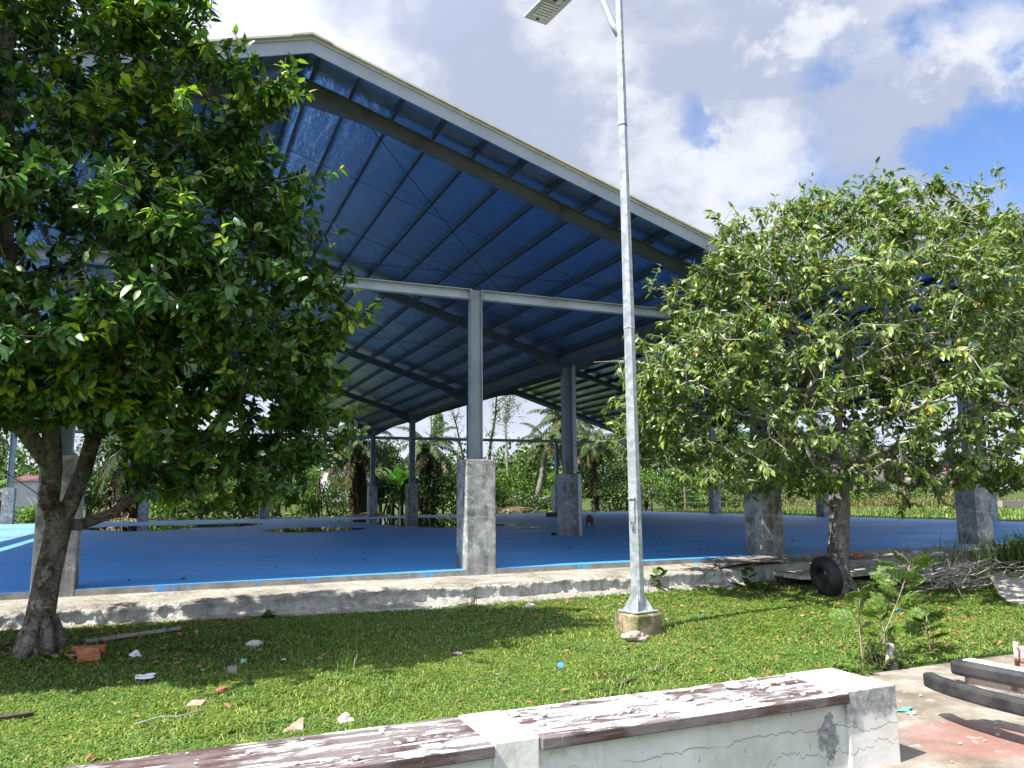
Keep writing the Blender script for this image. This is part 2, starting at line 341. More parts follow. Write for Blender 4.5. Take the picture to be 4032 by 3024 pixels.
# ------------------------------------------------------------------ mesh helpers
def link_mesh(name, me, mats, parent=None, smooth=False):
    o = bpy.data.objects.new(name, me); COL.objects.link(o)
    for mm in (mats if isinstance(mats, (list, tuple)) else [mats]): me.materials.append(M[mm] if isinstance(mm, str) else mm)
    if parent is not None:
        o.parent = parent
        if parent.parent is None: o.matrix_parent_inverse = Matrix.Translation(-parent.location)
    if smooth: me.polygons.foreach_set('use_smooth', [True]*len(me.polygons))
    return o
def np_mesh(name, V, quads=None, tris=None, midx=None):
    """fast mesh from numpy arrays (quads first, then tris)"""
    me = bpy.data.meshes.new(name)
    nq = 0 if quads is None else len(quads); nt = 0 if tris is None else len(tris)
    me.vertices.add(len(V)); me.vertices.foreach_set('co', np.ascontiguousarray(V, dtype=np.float32).ravel())
    loops = np.concatenate([a.ravel() for a in (quads, tris) if a is not None and len(a)]).astype(np.int32)
    me.loops.add(len(loops)); me.loops.foreach_set('vertex_index', loops)
    st = np.concatenate([np.arange(nq)*4, nq*4+np.arange(nt)*3]).astype(np.int32)
    me.polygons.add(nq+nt); me.polygons.foreach_set('loop_start', st)
    if midx is not None: me.polygons.foreach_set('material_index', np.asarray(midx, dtype=np.int32))
    me.update(calc_edges=True); me.validate()
    return me

class MB:
    def __init__(s): s.v = []; s.f = []; s.m = []; s.cur = 0
    def add(s, vs, fs):
        o = len(s.v); s.v += [tuple(p) for p in vs]; s.f += [tuple(i+o for i in f) for f in fs]; s.m += [s.cur]*len(fs); return s
    def box(s, x0, x1, y0, y1, z0, z1):
        return s.add([(x0,y0,z0),(x1,y0,z0),(x1,y1,z0),(x0,y1,z0),(x0,y0,z1),(x1,y0,z1),(x1,y1,z1),(x0,y1,z1)],
                     [(0,3,2,1),(4,5,6,7),(0,1,5,4),(1,2,6,5),(2,3,7,6),(3,0,4,7)])
    def rbox(s, c, size, rz=0, rx=0, ry=0):
        Rm = Matrix.Rotation(rz, 3, 'Z') @ Matrix.Rotation(ry, 3, 'Y') @ Matrix.Rotation(rx, 3, 'X'); c = Vector(c); h = [k/2 for k in size]
        vs = [c + Rm @ Vector((sx*h[0], sy*h[1], sz*h[2])) for sz in (-1,1) for sx, sy in ((-1,-1),(1,-1),(1,1),(-1,1))]
        return s.add(vs, [(0,3,2,1),(4,5,6,7),(0,1,5,4),(1,2,6,5),(2,3,7,6),(3,0,4,7)])
    def obox(s, a, b, up, w, h, du=0, ds=0):
        a = Vector(a); b = Vector(b); ax = (b-a).normalized(); up = Vector(up); up = (up-ax*up.dot(ax)).normalized(); sd = ax.cross(up)
        vs = []
        for p in (a, b):
            for x, y in ((-1,-1),(1,-1),(1,1),(-1,1)): vs.append(p + sd*(ds+x*w/2) + up*(du+y*h/2))
        return s.add(vs, [(0,1,2,3),(7,6,5,4),(0,4,5,1),(1,5,6,2),(2,6,7,3),(3,7,4,0)])
    def ibeam(s, a, b, up, depth, width, tf=.012, tw=.008):
        s.obox(a, b, up, width, tf, du=depth/2-tf/2); s.obox(a, b, up, width, tf, du=-depth/2+tf/2)
        return s.obox(a, b, up, tw, depth-2*tf)
    def tube(s, pts, rad, sides=8, cap=True):
        pts = [Vector(p) for p in pts]; n = len(pts)
        if not isinstance(rad, (list, tuple)): rad = [rad]*n
        vs = []; fs = []; ref = None
        for i, p in enumerate(pts):
            t = (pts[min(i+1, n-1)]-pts[max(i-1, 0)]).normalized()
            if ref is None: ref = Vector((1,0,0)) if abs(t.x) < .8 else Vector((0,1,0))
            ref = (ref - t*ref.dot(t)).normalized(); bn = t.cross(ref)
            for k in range(sides):
                a = 2*math.pi*k/sides; vs.append(p + (ref*math.cos(a)+bn*math.sin(a))*rad[i])
        for i in range(n-1):
            for k in range(sides):
                k2 = (k+1) % sides; fs.append((i*sides+k, i*sides+k2, (i+1)*sides+k2, (i+1)*sides+k))
        if cap: fs.append(tuple(range(sides-1, -1, -1))); fs.append(tuple((n-1)*sides+k for k in range(sides)))
        return s.add(vs, fs)
    def prism(s, poly, a, b):
        """polygon of 3-D points swept from offset a to offset b (vectors)"""
        n = len(poly); a = Vector(a); b = Vector(b)
        vs = [Vector(p)+a for p in poly]+[Vector(p)+b for p in poly]
        return s.add(vs, [tuple(range(n-1, -1, -1)), tuple(range(n, 2*n))]+[(i, (i+1) % n, n+(i+1) % n, n+i) for i in range(n)])
    def rock(s, c, size, seed=0, sub=2, rough=.25):
        import bmesh
        bm = bmesh.new(); bmesh.ops.create_icosphere(bm, subdivisions=sub, radius=1.0)
        rn = random.Random(seed); dirs = [(Vector((rn.gauss(0,1), rn.gauss(0,1), rn.gauss(0,1))).normalized(), rn.uniform(-rough, rough)) for _ in range(9)]
        vs = []
        for v in bm.verts:
            k = 1+sum(w*max(0, v.co.dot(d))**2 for d, w in dirs)
            vs.append((c[0]+v.co.x*size[0]*k, c[1]+v.co.y*size[1]*k, c[2]+v.co.z*size[2]*k))
        fs = [tuple(q.index for q in f.verts) for f in bm.faces]; bm.free()
        return s.add(vs, fs)
    def build(s, name, mats, parent=None, smooth=False, bevel=0):
        me = bpy.data.meshes.new(name); me.from_pydata([tuple(v) for v in s.v], [], s.f)
        if isinstance(mats, (list, tuple)) and len(mats) > 1: me.polygons.foreach_set('material_index', s.m)
        me.update()
        o = link_mesh(name, me, mats, parent, smooth)
        if bevel:
            md = o.modifiers.new('bevel', 'BEVEL'); md.width = bevel; md.segments = 2; md.limit_method = 'ANGLE'
        return o

def tag(o, label=None, cat=None, group=None, kind=None):
    if label: o['label'] = label
    if cat: o['category'] = cat
    if group: o['group'] = group
    if kind: o['kind'] = kind
    return o
def thing(name, label, cat, loc=(0,0,0), group=None):
    o = bpy.data.objects.new(name, None); COL.objects.link(o); o.location = loc; o.empty_display_size = .2
    return tag(o, label, cat, group)
def structure(o): o['kind'] = 'structure'; return o
def copy_tree(o, parent=None):
    c = o.copy(); COL.objects.link(c)
    if parent is not None: c.parent = parent
    for ch in list(o.children): copy_tree(ch, c)
    return c

# value noise for python-side variation
_perm = RNG.random((64, 64))
def vnoise(x, y, s=1.0):
    x = np.asarray(x)*s; y = np.asarray(y)*s
    xi = np.floor(x).astype(int); yi = np.floor(y).astype(int); fx = x-xi; fy = y-yi
    fx = fx*fx*(3-2*fx); fy = fy*fy*(3-2*fy); g = lambda a, b: _perm[a % 64, b % 64]
    return (g(xi,yi)*(1-fx)+g(xi+1,yi)*fx)*(1-fy)+(g(xi,yi+1)*(1-fx)+g(xi+1,yi+1)*fx)*fy

# ------------------------------------------------------------------ foliage helpers
def norm(a): return a/np.maximum(np.linalg.norm(a, axis=-1, keepdims=True), 1e-9)
def leaves(P, D, N, L, W, curl=.25, fold=.25, fine=True):
    """leaf blades from base points P along D with upper side N: returns verts, quads, tris per leaf"""
    n = len(P); D = norm(D); N = norm(N-D*np.sum(N*D, 1, keepdims=True)); S = np.cross(D, N)
    L = np.broadcast_to(L, n)[:, None]; W = np.broadcast_to(W, n)[:, None]
    def pt(t, s):
        dr = -curl*t*t
        return P + D*(L*t) + N*(L*dr) + S*(W*s) + N*(np.abs(s)*W*fold)
    if fine:
        V = np.stack([pt(0, 0), pt(.32, -.48), pt(.32, 0), pt(.32, .48), pt(.68, -.40), pt(.68, 0), pt(.68, .40), pt(1.0, 0)], 1)
        q = np.array([[1,2,5,4],[2,3,6,5]]); t = np.array([[0,2,1],[0,3,2],[4,5,7],[5,6,7]])
        k = 8
    else:
        V = np.stack([pt(0, 0), pt(.45, -.5), pt(1.0, 0), pt(.45, .5)], 1); q = np.array([[0,3,2,1]]); t = None; k = 4
    o = (np.arange(n)*k)[:, None, None]
    Q = (q[None]+o).reshape(-1, 4); T = None if t is None else (t[None]+o).reshape(-1, 3)
    return V.reshape(-1, 3), Q, T, (len(q), 0 if t is None else len(t))
def leaf_object(name, P, D, N, L, W, mats, parent, which=None, fine=True, curl=.25, fold=.25):
    V, Q, T, (a, c) = leaves(P, D, N, L, W, curl, fold, fine)
    n = len(P); which = np.zeros(n, int) if which is None else which
    mi = np.concatenate([np.repeat(which, a), np.repeat(which, c)])
    return link_mesh(name, np_mesh(name, V, Q, T, mi), mats, parent, True)
def rand_dirs(n):
    return norm(RNG.normal(size=(n, 3)))
def blades(name, P, H, W, lean, mats, parent=None, which=None, seg=2):
    """grass blades: P bases, H height, W width, lean horizontal reach (fraction of H)"""
    n = len(P); a = RNG.uniform(0, 2*np.pi, n); dx = np.stack([np.cos(a), np.sin(a), np.zeros(n)], 1)
    sd = np.stack([-np.sin(a), np.cos(a), np.zeros(n)], 1); up = np.array([0, 0, 1.0])
    H = np.broadcast_to(H, n)[:, None]; W = np.broadcast_to(W, n)[:, None]; le = np.broadcast_to(lean, n)[:, None]
    tw = RNG.uniform(-.5, .5, n)[:, None]
    mid = P + up*H*.62 + dx*H*le*.38; tip = P + up*H*(1-.25*np.minimum(le, 1.6)) + dx*H*le + sd*H*tw*.3
    V = np.stack([P-sd*W*.4, P+sd*W*.4, mid+sd*W*.5, mid-sd*W*.5, tip], 1).reshape(-1, 3)
    o = (np.arange(n)*5)[:, None]
    Q = np.array([[0,1,2,3]])+o; T = np.array([[3,2,4]])+o
    mi = None if which is None else np.concatenate([which, which])
    return link_mesh(name, np_mesh(name, V, Q, T, mi), mats, parent, True)
# ------------------------------------------------------------------ sun and sky
EL, AZ = R(56), R(11.2)            # light travels along +X and a little along +Y
SUN = Vector((-math.cos(AZ)*math.cos(EL), -math.sin(AZ)*math.cos(EL), math.sin(EL)))
sd = bpy.data.lights.new('sun', 'SUN'); sd.energy = 3.3; sd.angle = R(.5); sd.color = (1.0, .955, .88)
so = bpy.data.objects.new('sun', sd); COL.objects.link(so); so.rotation_euler = (-SUN).to_track_quat('-Z', 'Y').to_euler()
w = bpy.data.worlds.new('World'); scene.world = w; w.use_nodes = True
nt = w.node_tree; nt.nodes.clear(); b = NB(nt)
sky = b.n('ShaderNodeTexSky', sky_type='NISHITA'); sky.sun_disc = False; sky.sun_elevation = EL
sky.sun_rotation = math.atan2(SUN.x, SUN.y); sky.air_density = 1.0; sky.dust_density = .6; sky.ozone_density = 2.5
d = b.n('ShaderNodeTexCoord').outputs['Generated']
x, y, z = b.xyz(d)
den = b.math('ADD', b.math('MAXIMUM', z, 0.0), .22)
cx = b.math('DIVIDE', x, den); cy = b.math('DIVIDE', y, den)
cp = b.n('ShaderNodeCombineXYZ', {0: cx, 1: cy, 2: 0.0}).outputs[0]
wv = b.n('ShaderNodeVectorMath', {0: b.n('ShaderNodeTexNoise', {'Vector': d, 'Scale': 6.0, 'Detail': 6.0, 'Roughness': .6}).outputs['Color'], 1: (.5, .5, .5)}, operation='SUBTRACT').outputs[0]
dw = b.n('ShaderNodeVectorMath', {0: b.n('ShaderNodeVectorMath', {0: b.scale(wv, (.36, .36, .36)), 1: d}, operation='ADD').outputs[0]}, operation='NORMALIZE').outputs[0]
def patch(dr, r0, r1, amt):
    dot = b.n('ShaderNodeVectorMath', {0: dw, 1: dr}, operation='DOT_PRODUCT').outputs['Value']
    return b.rng(dot, math.cos(R(r0)), math.cos(R(r1)), 0.0, amt)
big = b.noise(cp, 1.05, 9, .60, .35)
fine = b.noise(cp, 4.2, 8, .62, .3)
dens = b.math('ADD', b.math('MULTIPLY', big, .68), b.math('MULTIPLY', fine, .32))
cov = dens
for dr, r0, r1, amt in (((.737,.487,.468), 6.0, 1, -.19), ((.556,.699,.449), 4.0, .5, -.26), ((.81,.50,.30), 4.8, 1, -.18), ((.775,.53,.345), 3, .5, -.10),
                        ((.654,.571,.497), 3.5, .5, -.07), ((.15,.83,.53), 30, 8, .14), ((.40,.78,.48), 20, 5, .12), ((.50,.73,.46), 12, 3, .05)):
    cov = b.math('ADD', cov, patch(dr, r0, r1, amt))
cloud = b.rng(cov, .315, .505)
# thickness: the thick parts are grey-lilac, thin sunlit edges white
thick = b.noise(cp, 1.7, 7, .60, .5)
tk = b.math('ADD', b.math('MULTIPLY', thick, .70), b.math('MULTIPLY', fine, .30))
for dr, r0, r1, amt in (((.554,.741,.38), 9, 2, -.13), ((.615,.605,.505), 3.5, .5, -.18), ((.748,.497,.44), 4, .6, -.18), ((.02,.86,.51), 11, 2, -.12), ((.195,.82,.534), 9, 1, -.05),
                        ((.313,.80,.51), 8, 1, .10), ((.53,.66,.53), 9, 2, .10)):
    tk = b.math('ADD', tk, patch(dr, r0, r1, amt))
grey = b.mix(b.rng(tk, .34, .53), (.27, .28, .30), (.150, .170, .222))
grey = b.mix(b.rng(z, .0, .25, .55, 0.0), grey, (.32, .345, .39))
skyc = b.n('ShaderNodeVectorMath', {0: sky.outputs[0], 1: (.050, .056, .068)}, operation='MULTIPLY').outputs[0]
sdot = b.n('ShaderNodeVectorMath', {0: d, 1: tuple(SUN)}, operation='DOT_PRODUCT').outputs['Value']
glow = b.rng(sdot, .15, 1.0, 1.0, 3.4)       # cloud brightness boosted around the out-of-view sun to add ambient fill
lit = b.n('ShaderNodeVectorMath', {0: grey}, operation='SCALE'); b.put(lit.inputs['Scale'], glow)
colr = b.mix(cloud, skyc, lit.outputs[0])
# the Sky Texture at its physical strength below; clouds share one Background node
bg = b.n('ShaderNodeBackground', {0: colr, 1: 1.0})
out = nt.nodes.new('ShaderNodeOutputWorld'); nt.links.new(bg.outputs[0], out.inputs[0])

# ------------------------------------------------------------------ ground
def gz(x, y):
    x = np.asarray(x, float); y = np.asarray(y, float)
    z = -.385 + .03*(vnoise(x, y, .45)-.5)
    z = z + .10*np.clip((4.5-x)/6, 0, 1)*np.clip((y+4.2)/2.6, 0, 1)*(y < .5)
    z = np.where((y > -.2) & (y < 34) & (x > -7) & (x < 31), -.55, z)
    z = np.where((y >= 34) | ((x >= 31) & (y > -1)) | ((x <= -7) & (y > 0)), -.24+.06*vnoise(x, y, .3), z)
    z = z-.045*np.exp(-((x-6.3)**2+(y+4.3)**2)/.35)
    z = z - np.where((x > 5.2) & (y < -6.6), .07, 0) + np.clip((y-60)/120, 0, 1)*2.0
    return z
xs = np.concatenate([np.linspace(-1500, -60, 8), np.linspace(-50, -8, 22), np.arange(-7.5, 22, .25), np.linspace(23, 90, 40), np.linspace(110, 1500, 8)])
ys = np.concatenate([np.linspace(-600, -40, 6), np.linspace(-35, -10, 12), np.arange(-9.5, 1.1, .25), np.linspace(2, 33, 16), np.linspace(34, 90, 40), np.linspace(110, 2000, 10)])
X, Y = np.meshgrid(xs, ys); V = np.stack([X, Y, gz(X, Y)], -1).reshape(-1, 3)
nx, ny = len(xs), len(ys); ii = (np.arange(ny-1)[:, None]*nx+np.arange(nx-1)[None]).ravel()
g = link_mesh('ground', np_mesh('ground', V, np.stack([ii, ii+1, ii+nx+1, ii+nx], 1)), ['ground'], None, True)
tag(g, 'green lawn soil spreading around the hall', kind='structure')

# paving in front, right of the bench
mb = MB(); mb.box(4.6, 16, -20, -6.71, -.6, -.385)
tag(mb.build('paving', ['paving'], bevel=.01), 'dusty concrete paving with a faded red patch', kind='structure')

# floor slab of the hall
mb = MB(); mb.box(-6.55, 30.6, 0, 33.7, -.5, 0)
tag(mb.build('floor', ['floor']), 'blue painted concrete floor under the roof', kind='structure')

# rough cement ledge below the floor edge
def sweep_ledge(name, x0, x1, prof, dx, seed, label, end=True, chip=True):
    rng = np.random.default_rng(seed); xs = np.arange(x0, x1+dx, dx); pr = []
    for (a, b_), (c, d_) in zip(prof[:-1], prof[1:]):
        k = max(1, int(math.hypot(c-a, d_-b_)/.028))
        pr += [(a+(c-a)*i/k, b_+(d_-b_)*i/k) for i in range(k)]
    pr.append(prof[-1]); pr = np.array(pr); n, mth = len(xs), len(pr)
    XX = np.repeat(xs[:, None], mth, 1); YY = np.repeat(pr[None, :, 0], n, 0).copy(); ZZ = np.repeat(pr[None, :, 1], n, 0).copy()
    depth = np.clip((-.75-YY)/.25, 0, 1)
    nz = vnoise(XX*3+seed, ZZ*9+YY*3, 1.0)-.5; nf = vnoise(XX*14, (ZZ*14+YY*14), 1.0)-.5; nl = vnoise(XX*.8+seed, YY*0, 1.0)-.5
    YY += depth*(nz*.06+nf*.05+nl*.05); ZZ += depth*(nf*.030)+(nl*.012+nz*.008)*(1-depth)
    if chip:
        c = np.clip((vnoise(XX*.9+5, YY*0+2, 1.0)-.52)*8, 0, 1)*((ZZ < -.135) & (ZZ > -.31))
        YY += c*.035
    V = np.stack([XX, YY, ZZ], -1).reshape(-1, 3); ii = (np.arange(n-1)[:, None]*mth+np.arange(mth-1)[None]).ravel()
    V2 = np.concatenate([V, np.stack([xs[[0, -1]].repeat(1), [pr[0, 0]]*2, [-.6]*2], 1)])
    Q = np.stack([ii, ii+mth, ii+mth+1, ii+1], 1)
    T = [[len(V), i+1, i] for i in range(mth-1)]+[[len(V)+1, (n-1)*mth+i, (n-1)*mth+i+1] for i in range(mth-1)]
    return tag(link_mesh(name, np_mesh(name, V2, Q, np.array(T)), ['ledge'], None, True), label, kind='structure')
sweep_ledge('ledge', -8, 10.3, [(.0, -.088), (-1.02, -.10), (-1.08, -.115), (-1.11, -.145), (-1.09, -.19), (-1.09, -.30), (-1.13, -.325), (-1.19, -.345), (-1.23, -.50)], .035, 3, 'rough pale cement ledge below the floor edge')
sweep_ledge('ledge', 10.3, 20, [(.0, -.080), (-.50, -.095), (-.62, -.11), (-.66, -.15), (-.62, -.50)], .05, 9, 'narrower cement ledge with weeds beside the right tree')

# puddles on the floor
def puddle(name, pts, label, z=.004):
    pts = [Vector((p[0], p[1], 0)) for p in pts]; n = len(pts); out = []
    for i in range(n):
        a, b_, c, d_ = pts[i-1], pts[i], pts[(i+1) % n], pts[(i+2) % n]
        for k in range(8):
            t = k/8
            p = .5*((2*b_)+(c-a)*t+(2*a-5*b_+4*c-d_)*t*t+(3*b_-a-3*c+d_)*t**3)
            out.append((p.x+random.uniform(-.12, .12), p.y+random.uniform(-.25, .25), z))
    me = bpy.data.meshes.new(name); me.from_pydata(out, [], [tuple(range(len(out)))]); me.update()
    return tag(link_mesh(name, me, ['water']), label, kind='structure')
puddle('puddle', [(9.3,27.5),(8.3,25.5),(9.6,23.5),(9.4,20),(10.2,16.6),(11.2,15.6),(12.3,17.5),(13.8,21),(15,25),(14.4,28.6),(12.2,29.4)], 'large dark puddle around a valley pier')
puddle('puddle', [(5.0,18.6),(5.9,19.6),(7.3,18.6),(8.0,17.0),(7.0,15.8),(5.9,15.0),(5.1,15.2),(4.4,16.8)], 'dark puddle in the middle of the floor')
puddle('puddle', [(-1.9,24.2),(-1.2,21.8),(.2,19.8),(1.6,20.2),(2.4,22),(4.0,22.3),(5.2,24.6),(4.4,26.4),(1.9,25.8),(.2,26.2)], 'long shallow puddle near the back left of the floor')
puddle('puddle', [(12.0,17.2),(13.4,18.1),(14.3,17.3),(13.6,16.4),(12.6,16.2)], 'small puddle right of the big grey pier')
puddle('puddle', [(12.4,13.9),(13.3,14.4),(13.9,14.0),(13.2,13.5)], 'smallest puddle, a thin film right of the big grey pier')

# ------------------------------------------------------------------ the hall
S, D, PW, PH = 6.0, 8.222, .504, 1.756
ZR, K = 7.927, .3107
YC = [.25+j*D for j in range(5)]
hall = thing('open_hall', 'open-sided grey steel hall with two gabled roofs on square concrete piers', 'building', (12, 16.5, 0))
def roofz(x):
    rx = 3.0 if x <= 12 else 21.0
    return ZR-abs(x-rx)*K
def add_pier(i, j):
    x = i*S; y = YC[j]; h = PH; mb = MB(); yo = -.006 if j == 0 else 0
    z0 = -.12 if j == 0 else -.01
    mb.box(x-PW/2, x+PW/2, y-.25+yo, y+.25, z0, h)
    p = mb.build('concrete_pier', ['pier'], hall, bevel=.012)
    main = i in (-1, 2, 5); dp = .26 if main else .20; wd = .22 if main else .16
    top = roofz(x)-.20 if main else 4.673
    st = MB(); st.ibeam((x, y, h+.012), (x, y, top), (1, 0, 0), dp, wd, .014, .010)
    c = st.build('steel_column', ['steel'], hall)
    bp = MB(); bp.box(x-dp/2-.05, x+dp/2+.05, y-wd/2-.03, y+wd/2+.03, h-.002, h+.012)
    bp.build('base_plate', ['steel'], c)
    if j == 0 or (i == 2 and j == 1):
        for sx in (-1, 1):
            for sy in (-1, 1):
                an = MB(); an.tube([(x+sx*(dp/2+.028), y+sy*(wd/2-.02), h+.012), (x+sx*(dp/2+.028), y+sy*(wd/2-.02), h+.05)], .014, 6)
                an.build('anchor_bolt', ['bolt'], c)
for i in range(-1, 6):
    for j in (0, 4): add_pier(i, j)
for i in (-1, 2, 5):
    for j in (1, 2, 3): add_pier(i, j)
# girts between the end-wall columns
for j in (0, 4):
    for i in range(-1, 5):
        e0 = .13 if i in (-1, 2) else .10; e1 = .13 if i+1 in (2, 5) else .10
        x0, x1 = i*S+e0+.012, (i+1)*S-e1-.012; y = YC[j]; zc = 4.673-.085
        mb = MB(); mb.ibeam((x0, y, zc), (x1, y, zc), (0, 0, 1), .17, .12, .010, .008)
        for xx, sg in ((x0, -1), (x1, 1)): mb.box(min(xx, xx+sg*.012), max(xx, xx+sg*.012), y-.062, y+.062, zc-.088, zc+.088)
        gr = mb.build('girt', ['girt'], hall)
        if j == 0 and i in (0, 1):
            for xx, sg in ((x0, 1), (x1, -1)):
                for k in range(3):
                    for sy in (-1, 1):
                        bb = MB(); bb.tube([(xx, y+sy*.035, zc-.055+k*.055), (xx+sg*.024, y+sy*.035, zc-.055+k*.055)], .014, 6); bb.build('bolt', ['bolt'], gr)
# rafters, tapered at ridge and eave
def rafter(rx, ex, y):
    sg = 1 if ex > rx else -1; L = abs(ex-rx)
    def T(u): return Vector((rx+sg*u, y, ZR-u*K))
    low = [(0, .40), (1.05, .235), (L-1.2, .235), (L-.13, .46)]
    mb = MB(); up = Vector((sg*K, 0, 1)).normalized()
    mb.obox(T(0), T(L-.02), up, .15, .012, du=-.006)
    poly = [T(u)-Vector((0, 0, .012)) for u, _ in low]+[T(u)-Vector((0, 0, dd-.006)) for u, dd in reversed(low)]
    mb.prism(poly, (0, -.004, 0), (0, .004, 0))
    for (u0, d0), (u1, d1) in zip(low[:-1], low[1:]):
        mb.obox(T(u0)-Vector((0, 0, d0)), T(u1)-Vector((0, 0, d1)), up, .15, .012)
    for u, dd in ((1.05, .235), (4.7, .235), (5.6, .235), (L-1.2, .235)):
        p = T(u); mb.box(p.x-.005, p.x+.005, y-.07, y+.07, p.z-dd, p.z-.014)
    mb.box(min(rx+sg*.002, rx+sg*.016), max(rx+sg*.002, rx+sg*.016), y-.095, y+.095, ZR-.46, ZR+.02)
    r = mb.build('rafter', ['rafter'], hall)
    if y < 1:
        for k in range(5):
            for sy in (-1, 1):
                bb = MB(); bb.tube([(rx+sg*.016, y+sy*.055, ZR-.38+k*.085), (rx+sg*.045, y+sy*.055, ZR-.38+k*.085)], .015, 6); bb.build('ridge_bolt', ['bolt'], r)
for rx in (3.0, 21.0):
    for y in YC:
        rafter(rx, rx-9, y); rafter(rx, rx+9, y)
Y0, Y1 = -.655, 33.72+.6
PUR = [.12, .76, 1.48, 2.20, 2.92, 3.64, 4.36, 5.08, 5.80, 6.52, 7.24, 7.96, 8.66]
for rx in (3.0, 21.0):
    for sg in (-1, 1):
        up = Vector((sg*K, 0, 1)).normalized()
        for u in PUR:
            x = rx+sg*u; z = ZR-u*K+.060
            mb = MB(); a, b_ = (x, Y0, z), (x, Y1, z)
            mb.obox(a, b_, up, .006, .115); mb.obox(a, b_, up, .05, .006, du=.0545, ds=.022); mb.obox(a, b_, up, .05, .006, du=-.0545, ds=.022)
            mb.build('purlin', ['purlin'], hall)
        # roof covering with foil lining under it
        ex = rx+sg*8.72; f0 = .128
        P = lambda u, yy, dz: (rx+sg*u, yy, ZR-u*K+dz)
        mb = MB(); mb.prism([P(0, 0, f0+.012), P(8.74, 0, f0+.012), P(8.74, 0, f0+.052), P(0, 0, f0+.052)], (0, Y0-.06, 0), (0, Y1+.06, 0))
        sh = mb.build('roof_sheet', ['cream'], hall)
        n, k = 60, 40; us = np.linspace(.0, 8.70, n); yv = np.linspace(Y0, Y1, k*3)
        U, YY = np.meshgrid(us, yv, indexing='ij'); sag = .010*np.abs(np.sin(np.pi*(U-.04)/.72))*vnoise(U*2, YY*.8, 1)
        V = np.stack([rx+sg*U, YY, ZR-U*K+f0-sag], -1).reshape(-1, 3); kk = k*3
        ii = (np.arange(n-1)[:, None]*kk+np.arange(kk-1)[None]).ravel()
        link_mesh('foil_lining', np_mesh('foil_lining', V, np.stack([ii, ii+1, ii+kk+1, ii+kk], 1)), ['foil'], sh, True)
        for yy in (Y0-.03, Y1+.03):
            fa = MB(); fa.prism([P(0, 0, .175), P(8.75, 0, .175), P(8.75, 0, -.075), P(0, 0, -.075)], (0, yy-.012, 0), (0, yy+.012, 0))
            fo = fa.build('fascia', ['fascia'], hall)
            ca = MB(); ca.prism([P(0, 0, .181), P(8.76, 0, .181), P(8.76, 0, .212), P(0, 0, .212)], (0, yy-.075, 0), (0, yy+.075, 0))
            ca.build('capping', ['cream'], fo)
            if yy < 0:
                for u in (2.0, 4.0, 6.0, 8.0):
                    sc = MB(); p = P(u, yy-.014, .05); sc.tube([(p[0], p[1]+.004, p[2]), (p[0], p[1]-.008, p[2])], .012, 6); sc.build('screw', ['bolt'], fo)
        # sag rods and wind bracing
        for j in range(4):
            for q in (1, 2):
                yy = YC[j]+D*q/3; rd = MB(); rd.tube([P(.15, yy, .03), P(8.6, yy, .03)], .007, 4); rd.build('sag_rod', ['purlin'], hall)
        for j in (0, 1, 3):
            for a, c in ((0, 1), (1, 0)):
                rd = MB(); rd.tube([P(1.0, YC[j+a], -.17), P(8.7, YC[j+c], -.17)], .009, 4); rd.build('brace_rod', ['purlin'], hall)
    rc = MB(); rc.prism([(rx-.3, 0, ZR+.19-.3*K), (rx, 0, ZR+.19), (rx+.3, 0, ZR+.19-.3*K), (rx+.3, 0, ZR+.215-.3*K), (rx, 0, ZR+.225), (rx-.3, 0, ZR+.215-.3*K)], (0, Y0-.12, 0), (0, Y1+.12, 0))
    rc.build('ridge_cap', ['cream'], hall)
# gutters
for gx in (12.0, -6.2, 30.2):
    zt = roofz(12.0)+.06; mb = MB(); hw = .26 if gx == 12.0 else .16
    mb.box(gx-hw, gx+hw, Y0+.02, Y1-.02, zt-.19, zt-.18); mb.box(gx-hw, gx-hw+.01, Y0+.02, Y1-.02, zt-.18, zt+.20); mb.box(gx+hw-.01, gx+hw, Y0+.02, Y1-.02, zt-.18, zt+.20)
    mb.build('gutter', ['rafter'], hall)
# white drain pipe at the inner valley column
yp = YC[1]-.25-.062; xp = 12+.125
mb = MB(); mb.tube([(12.19, yp+.20, 5.0), (12.19, yp+.20, 1.99), (12.20, yp+.12, 1.86), (12.21, yp, 1.74), (12.21, yp, .005)], .055, 12)
pp = mb.build('downpipe', ['pvc'], hall, True)
for zz in (1.80, 1.71):
    mb = MB(); mb.tube([(12.21, yp+.02, zz-.03), (12.21, yp+.02, zz+.03)], .066, 12); mb.build('pipe_joint', ['green_tape' if zz > 1.75 else 'pvc'], pp, True)
for zz in (2.6, 3.9):
    mb = MB(); mb.tube([(12.19, yp+.20, zz-.012), (12.19, yp+.20, zz+.012)], .060, 12); mb.build('pipe_clip', ['bolt'], pp, True)
